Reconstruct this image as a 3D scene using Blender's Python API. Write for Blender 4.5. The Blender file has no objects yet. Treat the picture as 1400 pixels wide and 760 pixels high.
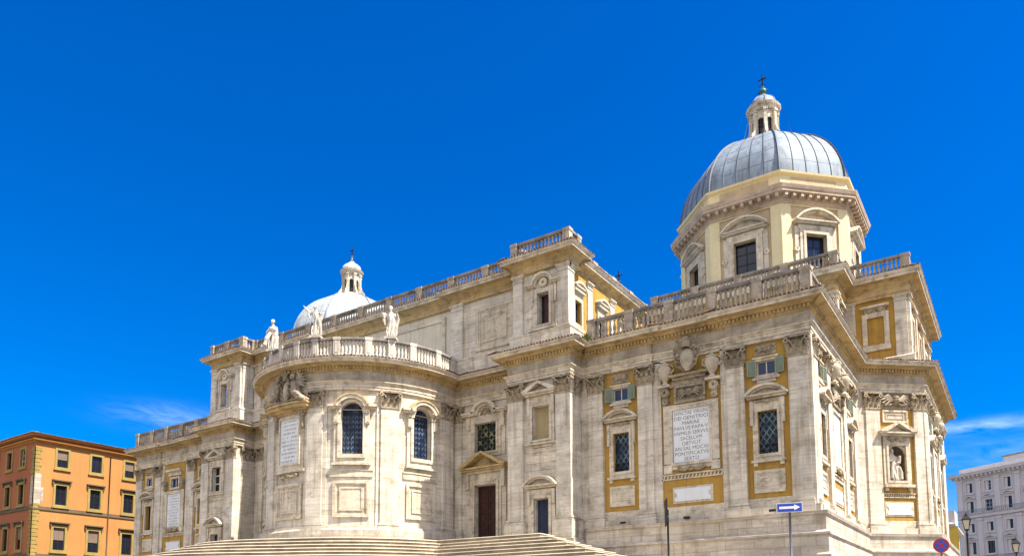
import bpy, bmesh, math, random
from math import sin, cos, tan, pi, radians as R, sqrt, atan2, hypot
from mathutils import Vector, Matrix, noise

random.seed(7)
S = bpy.context.scene
COL = S.collection

# ------------------------------------------------------------------ camera
CAM = Vector((49.5, -50.0, 1.6))
cam_d = bpy.data.cameras.new('camera')
cam = bpy.data.objects.new('camera', cam_d)
COL.objects.link(cam)
r_ = Vector((0.8280087, 0.5607034, -0.0036545))
u_ = Vector((0.0561426, -0.0764193, 0.9954939))
f_ = Vector((-0.5578975, 0.8244828, 0.0947551))
m_ = Matrix((r_, u_, -f_)).transposed().to_4x4()
m_.translation = CAM
cam.matrix_world = m_
cam_d.sensor_width = 36.0
cam_d.lens = 36.0 * 1034.554 / 1400
cam_d.shift_y = 368.5 / 1400
cam_d.clip_start = 0.1
cam_d.clip_end = 4000
S.camera = cam

# ------------------------------------------------------------------ light
SUN_EL, SUN_AZ = 56.0, 3.5          # azimuth measured from +X towards +Y
world = bpy.data.worlds.new('World')
S.world = world
world.use_nodes = True
wn = world.node_tree
wn.nodes.clear()


def wnode(t, **k):
    n = wn.nodes.new(t)
    for a, b in k.items():
        setattr(n, a, b)
    return n


w_out = wnode('ShaderNodeOutputWorld')
w_bg = wnode('ShaderNodeBackground')
w_bg.inputs['Strength'].default_value = 0.15
sky = wnode('ShaderNodeTexSky', sky_type='NISHITA', sun_disc=False)
sky.sun_elevation = R(SUN_EL)
sky.sun_rotation = R(90 - SUN_AZ)
sky.altitude = 300
sky.air_density = 1.0
sky.dust_density = 2.0
sky.ozone_density = 4.5
w_hsv = wnode('ShaderNodeHueSaturation')
w_hsv.inputs['Saturation'].default_value = 1.70
w_hsv.inputs['Value'].default_value = 0.585
w_hsv.inputs['Hue'].default_value = 0.515
wn.links.new(sky.outputs[0], w_hsv.inputs['Color'])
# a few thin fair-weather wisps, placed by direction
w_tc = wnode('ShaderNodeTexCoord')
w_sep = wnode('ShaderNodeSeparateXYZ')
wn.links.new(w_tc.outputs['Generated'], w_sep.inputs[0])


def wmath(op, a, b=None, c=None):
    n = wnode('ShaderNodeMath', operation=op)
    for i, v in enumerate((a, b, c)):
        if v is None:
            continue
        if isinstance(v, (int, float)):
            n.inputs[i].default_value = v
        else:
            wn.links.new(v, n.inputs[i])
    return n.outputs[0]


w_az = wmath('ARCTAN2', w_sep.outputs[0], w_sep.outputs[1])
w_el = wmath('ARCSINE', w_sep.outputs[2])
w_cmb = wnode('ShaderNodeCombineXYZ')
wn.links.new(wmath('MULTIPLY', w_az, 22.0), w_cmb.inputs[0])
wn.links.new(wmath('MULTIPLY_ADD', w_el, 95.0, wmath('MULTIPLY', w_az, 9.0)), w_cmb.inputs[1])
w_nz = wnode('ShaderNodeTexNoise')
w_nz.inputs['Scale'].default_value = 1.0
w_nz.inputs['Detail'].default_value = 7.0
w_nz.inputs['Roughness'].default_value = 0.62
w_nz.inputs['Distortion'].default_value = 0.6
wn.links.new(w_cmb.outputs[0], w_nz.inputs['Vector'])
w_tot = None
for az, el, sa, se, amp in ((-58.6, 13.9, 3.0, 0.75, 0.26),
                            (-1.8, 12.3, 4.0, 0.36, 0.4), (0.5, 10.5, 6.0, 1.0, 0.12)):
    dx = wmath('DIVIDE', wmath('SUBTRACT', w_az, R(az)), R(sa))
    dy = wmath('DIVIDE', wmath('SUBTRACT', w_el, R(el)), R(se))
    g = wmath('POWER', 2.718, wmath('MULTIPLY', wmath('ADD', wmath('MULTIPLY', dx, dx), wmath('MULTIPLY', dy, dy)), -1.0))
    g = wmath('MULTIPLY', g, amp)
    w_tot = g if w_tot is None else wmath('ADD', w_tot, g)
w_mask = wmath('MULTIPLY', w_tot, wmath('MULTIPLY_ADD', w_nz.outputs[0], 3.2, -1.05))
w_mask.node.use_clamp = True
w_mix = wnode('ShaderNodeMix', data_type='RGBA')
wn.links.new(w_mask, w_mix.inputs[0])
wn.links.new(w_hsv.outputs[0], w_mix.inputs[6])
w_mix.inputs[7].default_value = (3.0, 3.9, 5.4, 1)
# unseen broken cloud added behind the viewer as pale fill for the shaded fronts
w_n2 = wnode('ShaderNodeTexNoise')
w_n2.inputs['Scale'].default_value = 3.2
w_n2.inputs['Detail'].default_value = 8.0
wn.links.new(w_tc.outputs['Generated'], w_n2.inputs['Vector'])
w_back = wmath('MULTIPLY_ADD', w_sep.outputs[1], -3.0, -0.5)
w_back.node.use_clamp = True
w_cov = wmath('MULTIPLY_ADD', w_n2.outputs[0], 5.0, -2.0)
w_cov.node.use_clamp = True
w_up = wmath('MULTIPLY', w_sep.outputs[2], 12.0)
w_up.node.use_clamp = True
w_m2 = wmath('MULTIPLY', wmath('MULTIPLY', w_back, w_cov), w_up)
w_mix2 = wnode('ShaderNodeMix', data_type='RGBA')
wn.links.new(w_m2, w_mix2.inputs[0])
wn.links.new(w_mix.outputs[2], w_mix2.inputs[6])
w_mix2.inputs[7].default_value = (6.4, 5.9, 5.2, 1)
wn.links.new(w_mix2.outputs[2], w_bg.inputs['Color'])
wn.links.new(w_bg.outputs[0], w_out.inputs['Surface'])

sun_d = bpy.data.lights.new('sun', 'SUN')
sun_d.energy = 4.9
sun_d.angle = R(0.5)
sun_d.color = (1.0, 0.93, 0.80)
sun = bpy.data.objects.new('sun', sun_d)
COL.objects.link(sun)
sdir = Vector((cos(R(SUN_EL)) * cos(R(SUN_AZ)), cos(R(SUN_EL)) * sin(R(SUN_AZ)), sin(R(SUN_EL))))
sun.rotation_euler = sdir.to_track_quat('Z', 'Y').to_euler()
sun.location = (120, 0, 120)

S.view_settings.view_transform = 'Standard'
S.view_settings.look = 'None'
S.view_settings.exposure = 1.3
S.view_settings.gamma = 1.0
S.view_settings.use_curve_mapping = False

# ------------------------------------------------------------------ materials
MATS = {}


def mat(name, col, rough=0.8, var=0.25, streak=0.0, blocks=None, col2=None, bump=0.3, grime=0.0, metal=0.0,
        spec=0.3, nscale=0.6, gscale=0.9, horiz=0.0, grimecol=(0.05, 0.045, 0.04), fine=0.1):
    """procedural weathered surface: blotches, travertine bedding, vertical run-off streaks, stone courses"""
    m = bpy.data.materials.new(name)
    m.use_nodes = True
    nt = m.node_tree
    nt.nodes.clear()
    N = lambda t, **k: _mk(nt, t, **k)
    L = nt.links.new
    out = N('ShaderNodeOutputMaterial')
    b = N('ShaderNodeBsdfPrincipled')
    b.inputs['Roughness'].default_value = rough
    b.inputs['Metallic'].default_value = metal
    b.inputs['Specular IOR Level'].default_value = spec
    L(b.outputs[0], out.inputs[0])
    tc = N('ShaderNodeTexCoord')
    V = tc.outputs['Object']

    def noise_tex(scale, vec=None, detail=5, rough_=0.6):
        mp = N('ShaderNodeMapping')
        L(V, mp.inputs[0])
        mp.inputs['Scale'].default_value = vec or (1, 1, 1)
        n = N('ShaderNodeTexNoise')
        n.inputs['Scale'].default_value = scale
        n.inputs['Detail'].default_value = detail
        n.inputs['Roughness'].default_value = rough_
        L(mp.outputs[0], n.inputs['Vector'])
        return n.outputs[0]

    def ramp(x, a, b_):
        mr = N('ShaderNodeMapRange')
        mr.inputs[1].default_value = a
        mr.inputs[2].default_value = b_
        L(x, mr.inputs[0])
        return mr.outputs[0]

    def mix(fac, a, c, mode='MIX', k=1.0):
        mx = N('ShaderNodeMix', data_type='RGBA', blend_type=mode)
        if isinstance(fac, float):
            mx.inputs[0].default_value = fac
        else:
            if k != 1.0:
                mm = N('ShaderNodeMath', operation='MULTIPLY')
                L(fac, mm.inputs[0])
                mm.inputs[1].default_value = k
                fac = mm.outputs[0]
            L(fac, mx.inputs[0])
        for i, v in ((6, a), (7, c)):
            if isinstance(v, tuple):
                mx.inputs[i].default_value = (*v[:3], 1)
            else:
                L(v, mx.inputs[i])
        return mx.outputs[2]

    c2 = col2 or tuple(x * (1 - var * 1.6) for x in col)
    c = mix(ramp(noise_tex(nscale), 0.33, 0.68), col, c2)
    if fine:
        c = mix(ramp(noise_tex(5.0, detail=6), 0.35, 0.75), c, tuple(x * 0.6 for x in col), k=fine * 3)
    if horiz:
        c = mix(ramp(noise_tex(1.0, (0.5, 0.5, 9.0), 6), 0.45, 0.75), c, tuple(x * 0.5 for x in col), k=horiz)
    if blocks:
        sp = N('ShaderNodeSeparateXYZ')
        L(V, sp.inputs[0])
        ad = N('ShaderNodeMath', operation='ADD')
        L(sp.outputs[0], ad.inputs[0])
        L(sp.outputs[1], ad.inputs[1])
        cb = N('ShaderNodeCombineXYZ')
        L(ad.outputs[0], cb.inputs[0])
        L(sp.outputs[2], cb.inputs[1])
        bk = N('ShaderNodeTexBrick')
        bk.inputs['Scale'].default_value = 1.0
        bk.inputs['Brick Width'].default_value = blocks[0]
        bk.inputs['Row Height'].default_value = blocks[1]
        bk.inputs['Mortar Size'].default_value = 0.018
        bk.inputs['Color1'].default_value = (1, 1, 1, 1)
        bk.inputs['Color2'].default_value = (0.74, 0.72, 0.70, 1)
        bk.inputs['Mortar'].default_value = (0.45, 0.42, 0.38, 1)
        L(cb.outputs[0], bk.inputs['Vector'])
        c = mix(1.0 if len(blocks) < 3 else blocks[2], c, bk.outputs[0], 'MULTIPLY')
    if streak:
        s = ramp(noise_tex(1.0, (2.6, 2.6, 0.16), 6), 0.52, 0.72)
        c = mix(s, c, tuple(x * y for x, y in zip(col, (0.40, 0.33, 0.25))), k=streak)
    if grime:
        g = ramp(noise_tex(gscale, (1, 1, 1.6), 8, 0.72), 0.50, 0.66)
        c = mix(g, c, grimecol, k=grime)
    L(c, b.inputs['Base Color'])
    if bump:
        bp = N('ShaderNodeBump')
        bp.inputs['Strength'].default_value = bump
        bp.inputs['Distance'].default_value = 0.05
        L(noise_tex(7.0, (1, 1, 2.5), 6, 0.7), bp.inputs['Height'])
        L(bp.outputs[0], b.inputs['Normal'])
    MATS[name] = m
    return m


def _mk(nt, t, **k):
    n = nt.nodes.new(t)
    for a, b in k.items():
        setattr(n, a, b)
    return n


def lattice_mat(name, dark, line, sx, sz, zig=False, thick=0.24):
    """leaded glass: dark glass with a pale lead lattice"""
    m = bpy.data.materials.new(name)
    m.use_nodes = True
    nt = m.node_tree
    nt.nodes.clear()
    L = nt.links.new
    out = _mk(nt, 'ShaderNodeOutputMaterial')
    b = _mk(nt, 'ShaderNodeBsdfPrincipled')
    b.inputs['Roughness'].default_value = 0.35
    b.inputs['Specular IOR Level'].default_value = 0.2
    L(b.outputs[0], out.inputs[0])
    tc = _mk(nt, 'ShaderNodeTexCoord')
    sp = _mk(nt, 'ShaderNodeSeparateXYZ')
    L(tc.outputs['Object'], sp.inputs[0])

    def M(op, a, b_=None):
        n = _mk(nt, 'ShaderNodeMath', operation=op)
        for i, v in enumerate((a, b_)):
            if v is None:
                continue
            if isinstance(v, (int, float)):
                n.inputs[i].default_value = v
            else:
                L(v, n.inputs[i])
        return n.outputs[0]

    h = M('MULTIPLY', M('SUBTRACT', sp.outputs[0], M('MULTIPLY', sp.outputs[1], -1.0)), sx)
    z = M('MULTIPLY', sp.outputs[2], sz)
    if zig:
        t = M('PINGPONG', h, 0.5)
        l1 = M('LESS_THAN', M('FRACT', M('ADD', z, t)), thick)
        l2 = M('LESS_THAN', M('FRACT', M('MULTIPLY', h, 2.0)), 0.16)
        fac = M('MAXIMUM', l1, l2)
    else:
        l1 = M('LESS_THAN', M('FRACT', M('ADD', h, z)), thick)
        l2 = M('LESS_THAN', M('FRACT', M('SUBTRACT', h, z)), thick)
        fac = M('MAXIMUM', l1, l2)
    nz = _mk(nt, 'ShaderNodeTexNoise')
    nz.inputs['Scale'].default_value = 1.1
    nz.inputs['Detail'].default_value = 3
    L(tc.outputs['Object'], nz.inputs['Vector'])
    mr = _mk(nt, 'ShaderNodeMapRange')
    L(nz.outputs[0], mr.inputs[0])
    mr.inputs[1].default_value = 0.38
    mr.inputs[2].default_value = 0.62
    fac = M('MULTIPLY', fac, mr.outputs[0])
    mx = _mk(nt, 'ShaderNodeMix', data_type='RGBA')
    L(fac, mx.inputs[0])
    mx.inputs[6].default_value = (*dark, 1)
    mx.inputs[7].default_value = (*line, 1)
    L(mx.outputs[2], b.inputs['Base Color'])
    MATS[name] = m


mat('travertine', (0.78, 0.71, 0.58), var=0.22, streak=0.85, blocks=(2.1, 0.62, 0.4), horiz=0.8, grime=0.5, gscale=0.7,
    grimecol=(0.17, 0.12, 0.07))
mat('travertine_plain', (0.74, 0.65, 0.50), var=0.25, streak=0.7, horiz=0.5, grime=0.62, gscale=1.5, grimecol=(0.15, 0.105, 0.06))
mat('travertine_base', (0.70, 0.62, 0.50), var=0.2, streak=0.75, blocks=(1.9, 0.7, 0.8), horiz=0.75, grime=0.5,
    grimecol=(0.22, 0.17, 0.12))
mat('cornice_bounce_stone', (0.60, 0.44, 0.215), var=0.25, streak=0.5, horiz=0.5, grime=0.7, gscale=1.4, grimecol=(0.15, 0.075, 0.02))  # warm ground bounce on the soffits is put into this golden colour
mat('frieze_stone', (0.54, 0.46, 0.34), var=0.3, streak=0.7, horiz=0.3, grime=0.6, grimecol=(0.16, 0.12, 0.08))
mat('nave_plaster', (0.66, 0.59, 0.45), var=0.1, streak=0.4, grime=0.15, grimecol=(0.3, 0.24, 0.15))
mat('carved_stone', (0.47, 0.385, 0.265), var=0.35, streak=0.3, grime=0.9, grimecol=(0.05, 0.035, 0.022), bump=0.8, gscale=3.5)
mat('pale_carving', (0.56, 0.48, 0.35), var=0.2, grime=0.55, grimecol=(0.18, 0.14, 0.1), bump=0.5)
mat('lichen_stone', (0.34, 0.31, 0.28), var=0.35, streak=0.6, grime=0.85, grimecol=(0.05, 0.05, 0.055))
mat('baluster_stone', (0.50, 0.42, 0.31), var=0.25, streak=0.6, grime=0.75, grimecol=(0.09, 0.08, 0.075))
mat('apse_baluster', (0.66, 0.60, 0.50), var=0.2, streak=0.5, grime=0.45, grimecol=(0.16, 0.13, 0.1))
mat('ochre_stucco', (0.43, 0.255, 0.042), var=0.2, streak=0.6, grime=0.45, grimecol=(0.2, 0.11, 0.035), col2=(0.38, 0.22, 0.05))
mat('pale_stucco', (0.72, 0.62, 0.36), var=0.08, streak=0.22, grime=0.10, grimecol=(0.4, 0.3, 0.17), bump=0.15)
mat('beige_stucco', (0.52, 0.40, 0.24), var=0.12, streak=0.3, grime=0.2, grimecol=(0.25, 0.18, 0.1))
mat('blind_panel', (0.42, 0.33, 0.17), var=0.12, streak=0.3, grime=0.2, grimecol=(0.35, 0.25, 0.1))
mat('drum_cornice', (0.56, 0.43, 0.31), var=0.2, streak=0.3, grime=0.4, grimecol=(0.2, 0.13, 0.08))
mat('lunette_plaster', (0.40, 0.42, 0.40), var=0.15, streak=0.5, grime=0.3, grimecol=(0.2, 0.19, 0.16))
mat('niche_shade_stone', (0.20, 0.155, 0.11), var=0.3, streak=0.5, grime=0.6, grimecol=(0.06, 0.045, 0.03))  # shade of the recess put into a dark colour behind the statue
mat('marble', (0.70, 0.715, 0.71), var=0.05, streak=0.15, bump=0.1, rough=0.5, fine=0.05)
mat('statue_marble', (0.68, 0.63, 0.54), var=0.2, streak=0.6, grime=0.6, grimecol=(0.17, 0.13, 0.09), bump=0.5)
mat('lead', (0.25, 0.31, 0.38), var=0.25, streak=0.9, rough=0.65, spec=0.3, grime=0.25, grimecol=(0.22, 0.22, 0.23), nscale=0.5, bump=0.25)
mat('lead_seam', (0.085, 0.10, 0.13), var=0.1, rough=0.6)
mat('lead_white', (0.43, 0.47, 0.475), var=0.06, streak=0.5, rough=0.55, grime=0.2, grimecol=(0.4, 0.38, 0.35), nscale=0.5)
mat('copper', (0.03, 0.16, 0.12), var=0.2, rough=0.5)
mat('iron', (0.015, 0.016, 0.018), var=0.1, rough=0.6, bump=0.0)
mat('roof_tile', (0.22, 0.13, 0.08), var=0.4, grime=0.6, grimecol=(0.05, 0.04, 0.035), nscale=2.5)
mat('red_door', (0.055, 0.016, 0.009), var=0.2, rough=0.5, streak=0.3, blocks=(0.6, 3.0, 0.5))
mat('blue_door', (0.03, 0.036, 0.075), var=0.15, rough=0.6, streak=0.3)
mat('shutter_green', (0.25, 0.31, 0.235), var=0.2, rough=0.6, streak=0.35)
mat('window_wood', (0.62, 0.58, 0.48), var=0.1)
mat('lettering', (0.16, 0.14, 0.12), var=0.1, bump=0, fine=0)
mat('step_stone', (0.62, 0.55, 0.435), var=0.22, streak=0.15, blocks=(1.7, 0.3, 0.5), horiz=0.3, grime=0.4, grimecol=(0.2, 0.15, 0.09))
mat('step_riser_shade', (0.33, 0.26, 0.16), var=0.3, streak=0.6, grime=0.5, grimecol=(0.12, 0.085, 0.045))  # darker copy of the step stone, with the risers' shade in its colour
mat('paving', (0.22, 0.195, 0.16), var=0.2, blocks=(0.3, 0.3, 0.6), grime=0.2)
mat('asphalt', (0.055, 0.055, 0.057), var=0.2)
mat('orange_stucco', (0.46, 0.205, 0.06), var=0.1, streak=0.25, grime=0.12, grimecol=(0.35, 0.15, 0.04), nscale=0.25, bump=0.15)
mat('orange_stucco_shade', (0.36, 0.115, 0.04), var=0.1, streak=0.25, grime=0.12, grimecol=(0.3, 0.12, 0.04), nscale=0.25, bump=0.15)  # shaded copy of the orange stucco: the shade is in the colour
mat('sand_trim', (0.33, 0.245, 0.07), var=0.15, streak=0.4, grime=0.3, grimecol=(0.14, 0.1, 0.04))
mat('bare_patch', (0.52, 0.45, 0.36), var=0.2, blocks=(0.9, 0.4), grime=0.5, grimecol=(0.7, 0.66, 0.6))
mat('dark_trim', (0.14, 0.10, 0.055), var=0.2, streak=0.3)
mat('grey_stucco', (0.56, 0.54, 0.56), var=0.07, streak=0.25, grime=0.1, grimecol=(0.3, 0.28, 0.26), nscale=0.2, bump=0.1)
mat('grey_trim', (0.63, 0.60, 0.60), var=0.08, streak=0.2)
mat('yellow_stucco', (0.66, 0.45, 0.08), var=0.1, streak=0.2)
mat('foliage', (0.07, 0.12, 0.02), var=0.3, rough=0.7)
mat('sign_blue', (0.008, 0.05, 0.42), var=0.03, rough=0.35, bump=0, fine=0, spec=0.5)
mat('sign_white', (0.82, 0.82, 0.82), var=0.03, rough=0.35, bump=0, fine=0)
mat('sign_red', (0.45, 0.015, 0.02), var=0.05, rough=0.35, bump=0, fine=0)
mat('galvanised', (0.20, 0.21, 0.22), var=0.15, rough=0.5, metal=0.3)
mat('lamp_glass', (0.62, 0.56, 0.42), var=0.1, rough=0.2, bump=0, spec=0.5)
mat('dark_glass', (0.012, 0.016, 0.028), var=0.2, rough=0.12, bump=0, spec=0.5, fine=0)
mat('blue_glass', (0.008, 0.028, 0.09), var=0.3, rough=0.15, bump=0, spec=0.5, fine=0)
mat('roller_blind', (0.19, 0.14, 0.11), var=0.15, streak=0.3)
mat('teal_glass', (0.03, 0.07, 0.08), var=0.3, rough=0.15, bump=0, spec=0.5, fine=0)
mat('pale_glass', (0.16, 0.30, 0.40), var=0.3, rough=0.15, bump=0, spec=0.5, fine=0)
lattice_mat('zigzag_glass', (0.006, 0.016, 0.045), (0.13, 0.17, 0.22), 2.6, 2.4, True)
lattice_mat('diamond_glass', (0.008, 0.016, 0.030), (0.11, 0.16, 0.18), 2.4, 1.7)
lattice_mat('gold_glass', (0.012, 0.022, 0.022), (0.30, 0.28, 0.13), 1.7, 1.5)


# ------------------------------------------------------------------ mesh helpers
class Frame:
    """flat wall frame: u along the wall, d outwards, z up"""

    def __init__(s, o, U, N):
        s.o = Vector((o[0], o[1], 0)); s.U = Vector((U[0], U[1], 0)).normalized(); s.N = Vector((N[0], N[1], 0)).normalized()

    def p(s, u, d, z):
        return s.o + s.U * u + s.N * d + Vector((0, 0, z))

    def n(s, u0, u1):
        return 1

    def flat(s, u):
        return s


class CylFrame:
    """wall wrapped round the apse: u is arc length measured from the axis"""

    def __init__(s, c, r):
        s.c = c; s.r = r

    def p(s, u, d, z):
        t = u / s.r
        return Vector((s.c[0] + (s.r + d) * sin(t), s.c[1] - (s.r + d) * cos(t), z))

    def n(s, u0, u1):
        return max(1, int(math.ceil(abs(u1 - u0) / 0.55)))

    def flat(s, u):
        t = u / s.r
        return Frame((s.c[0] + s.r * sin(t) - u * cos(t), s.c[1] - s.r * cos(t) - u * sin(t)), (cos(t), sin(t)), (sin(t), -cos(t)))


class MB:
    def __init__(s):
        s.v = []; s.f = []; s.sm = []

    def quad(s, a, b, c, d, smooth=False):
        i = len(s.v); s.v += [a, b, c, d]; s.f.append((i, i + 1, i + 2, i + 3)); s.sm.append(smooth)
        return s

    def grid(s, rows, closed=False, smooth=True, capa=False, capb=False):
        i0 = len(s.v); n = len(rows[0])
        for r in rows:
            s.v += r
        for a in range(len(rows) - 1):
            for b in range(n if closed else n - 1):
                b2 = (b + 1) % n
                s.f.append((i0 + a * n + b, i0 + a * n + b2, i0 + (a + 1) * n + b2, i0 + (a + 1) * n + b)); s.sm.append(smooth)
        if capa:
            s.f.append(tuple(i0 + k for k in range(n))); s.sm.append(False)
        if capb:
            s.f.append(tuple(i0 + (len(rows) - 1) * n + k for k in reversed(range(n)))); s.sm.append(False)
        return s

    def box(s, F, u0, u1, z0, z1, d0, d1, open_back=True):
        n = F.n(u0, u1)
        us = [u0 + (u1 - u0) * k / n for k in range(n + 1)]
        for a, b in zip(us, us[1:]):
            s.quad(F.p(a, d1, z0), F.p(b, d1, z0), F.p(b, d1, z1), F.p(a, d1, z1))
            s.quad(F.p(a, d1, z1), F.p(b, d1, z1), F.p(b, d0, z1), F.p(a, d0, z1))
            s.quad(F.p(a, d0, z0), F.p(b, d0, z0), F.p(b, d1, z0), F.p(a, d1, z0))
            if not open_back:
                s.quad(F.p(b, d0, z0), F.p(a, d0, z0), F.p(a, d0, z1), F.p(b, d0, z1))
        s.quad(F.p(u0, d0, z0), F.p(u0, d1, z0), F.p(u0, d1, z1), F.p(u0, d0, z1))
        s.quad(F.p(u1, d1, z0), F.p(u1, d0, z0), F.p(u1, d0, z1), F.p(u1, d1, z1))
        return s

    def prism(s, F, poly, d0, d1, back=False):
        n = len(poly); i = len(s.v)
        s.v += [F.p(u, d1, z) for u, z in poly] + [F.p(u, d0, z) for u, z in poly]
        s.f.append(tuple(range(i, i + n))); s.sm.append(False)
        if back:
            s.f.append(tuple(range(i + 2 * n - 1, i + n - 1, -1))); s.sm.append(False)
        for k in range(n):
            k2 = (k + 1) % n
            s.f.append((i + k, i + n + k, i + n + k2, i + k2)); s.sm.append(False)
        return s

    def ring(s, F, o, w, d0, d1, wb=None, wt=None):
        """rectangular moulding; o = outer (u0,u1,z0,z1), w = width"""
        u0, u1, z0, z1 = o
        wb = w if wb is None else wb; wt = w if wt is None else wt
        s.box(F, u0, u1, z1 - wt, z1, d0, d1)
        if wb > 0:
            s.box(F, u0, u1, z0, z0 + wb, d0, d1)
        s.box(F, u0, u0 + w, z0 + wb, z1 - wt, d0, d1)
        s.box(F, u1 - w, u1, z0 + wb, z1 - wt, d0, d1)
        return s

    def arc(s, F, uc, zc, r0, r1, a0, a1, d0, d1, n=14, ez=1.0):
        """band of a ring between two radii (degrees, 0 = +u), ez squashes it vertically"""
        for k in range(n):
            A = R(a0 + (a1 - a0) * k / n); B = R(a0 + (a1 - a0) * (k + 1) / n)
            P = lambda r, a, d: F.p(uc + r * cos(a), d, zc + r * sin(a) * ez)
            s.quad(P(r0, A, d1), P(r1, A, d1), P(r1, B, d1), P(r0, B, d1))
            s.quad(P(r1, A, d1), P(r1, A, d0), P(r1, B, d0), P(r1, B, d1))
            s.quad(P(r0, A, d0), P(r0, A, d1), P(r0, B, d1), P(r0, B, d0))
            if k == 0:
                s.quad(P(r0, A, d0), P(r1, A, d0), P(r1, A, d1), P(r0, A, d1))
            if k == n - 1:
                s.quad(P(r0, B, d1), P(r1, B, d1), P(r1, B, d0), P(r0, B, d0))
        return s

    def wall(s, F, u0, u1, z0, z1, d=0.0, holes=(), depth=0.5):
        us = sorted({u0, u1, *[h[0] for h in holes], *[h[1] for h in holes]})
        zs = sorted({z0, z1, *[h[2] for h in holes], *[h[3] for h in holes]})
        us = [a for a in us if u0 <= a <= u1]; zs = [a for a in zs if z0 <= a <= z1]
        full = []
        for a, b in zip(us, us[1:]):
            n = F.n(a, b)
            full += [(a + (b - a) * k / n, a + (b - a) * (k + 1) / n) for k in range(n)]
        for a, b in full:
            for c, e in zip(zs, zs[1:]):
                um, zm = (a + b) / 2, (c + e) / 2
                if any(h[0] < um < h[1] and h[2] < zm < h[3] for h in holes):
                    continue
                s.quad(F.p(a, d, c), F.p(b, d, c), F.p(b, d, e), F.p(a, d, e))
        for h in holes:
            a, b, c, e = h[:4]
            s.quad(F.p(a, d, c), F.p(a, d, e), F.p(a, d - depth, e), F.p(a, d - depth, c))
            s.quad(F.p(b, d, e), F.p(b, d, c), F.p(b, d - depth, c), F.p(b, d - depth, e))
            s.quad(F.p(a, d, c), F.p(a, d - depth, c), F.p(b, d - depth, c), F.p(b, d, c))
            s.quad(F.p(a, d, e), F.p(b, d, e), F.p(b, d - depth, e), F.p(a, d - depth, e))
        return s

    def lathe(s, c, prof, seg=12, sx=1.0, sy=1.0, rot=0.0, a0=0.0, a1=360.0, smooth=True, axis=None):
        full = abs(a1 - a0) >= 359
        n = seg if full else seg + 1
        rows = []
        for r, z in prof:
            row = []
            for k in range(n):
                t = R(a0 + (a1 - a0) * k / seg) + rot
                x, y = r * cos(t) * sx, r * sin(t) * sy
                row.append(Vector((c[0] + x, c[1] + y, c[2] + z)))
            rows.append(row)
        s.grid(rows, closed=full, smooth=smooth, capa=False, capb=True)
        return s

    def tube(s, pts, rads, seg=8, cap=True, smooth=True):
        pts = [Vector(p) for p in pts]
        if isinstance(rads, (int, float)):
            rads = [rads] * len(pts)
        rows = []
        for i, p in enumerate(pts):
            t = (pts[min(i + 1, len(pts) - 1)] - pts[max(i - 1, 0)]).normalized()
            a = t.cross(Vector((0.13, 0.27, 0.95)))
            if a.length < 0.05:
                a = t.cross(Vector((1, 0, 0)))
            a.normalize(); b = t.cross(a)
            rows.append([p + (a * cos(2 * pi * k / seg) + b * sin(2 * pi * k / seg)) * rads[i] for k in range(seg)])
        s.grid(rows, closed=True, smooth=smooth, capa=cap, capb=cap)
        return s

    def ball(s, c, r, seg=12, rings=8, M=None):
        rows = []
        rr = r if isinstance(r, (tuple, list)) else (r, r, r)
        for i in range(rings + 1):
            a = -pi / 2 + pi * i / rings
            ca = max(cos(a), 1e-3)
            row = []
            for k in range(seg):
                v = Vector((rr[0] * ca * cos(2 * pi * k / seg), rr[1] * ca * sin(2 * pi * k / seg), rr[2] * sin(a)))
                if M is not None:
                    v = M @ v
                row.append(Vector(c) + v)
            rows.append(row)
        s.grid(rows, closed=True, smooth=True, capa=True, capb=True)
        return s

    def build(s, name, m, parent=None, label=None):
        me = bpy.data.meshes.new(name)
        off = Vector((0, 0, 0))
        p = parent
        while p is not None:
            off = off + p.location; p = p.parent
        me.from_pydata([(v[0] - off[0], v[1] - off[1], v[2] - off[2]) for v in s.v], [], s.f)
        me.polygons.foreach_set('use_smooth', s.sm)
        me.materials.append(MATS[m])
        me.update()
        o = bpy.data.objects.new(name, me)
        COL.objects.link(o)
        if parent is not None:
            o.parent = parent
        if label:
            o['label'] = label
        return o


def thing(name, label, cat, loc, group=None):
    o = bpy.data.objects.new(name, None)
    o.empty_display_size = 0.5
    COL.objects.link(o)
    o.location = loc
    o['label'] = label; o['category'] = cat
    if group:
        o['group'] = group
    return o


def tag(o, label, cat, group=None):
    o['label'] = label; o['category'] = cat
    if group:
        o['group'] = group
    return o


def absorb(dst, src):
    """take the incised strokes of src into the slab they are cut in, keeping both materials"""
    n = len(dst.data.materials)
    dst.data.materials.append(src.data.materials[0])
    bm = bmesh.new(); bm.from_mesh(dst.data)
    k = len(bm.faces); bm.from_mesh(src.data); bm.faces.ensure_lookup_table()
    for f in bm.faces[k:]:
        f.material_index = n
    bm.to_mesh(dst.data); bm.free()
    bpy.data.objects.remove(src)


def sculpt(o, voxel=0.05, smooth=2):
    """fuse the pieces of a carving into one continuous skin"""
    a = o.modifiers.new('r', 'REMESH'); a.mode = 'VOXEL'; a.voxel_size = voxel; a.use_smooth_shade = True
    b = o.modifiers.new('s', 'SMOOTH'); b.iterations = smooth; b.factor = 0.5
    dg = bpy.context.evaluated_depsgraph_get(); dg.update()
    me = bpy.data.meshes.new_from_object(o.evaluated_get(dg))
    mats = o.data.materials[0]
    o.modifiers.clear()
    o.data = me
    if not me.materials:
        me.materials.append(mats)
    return o


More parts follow.
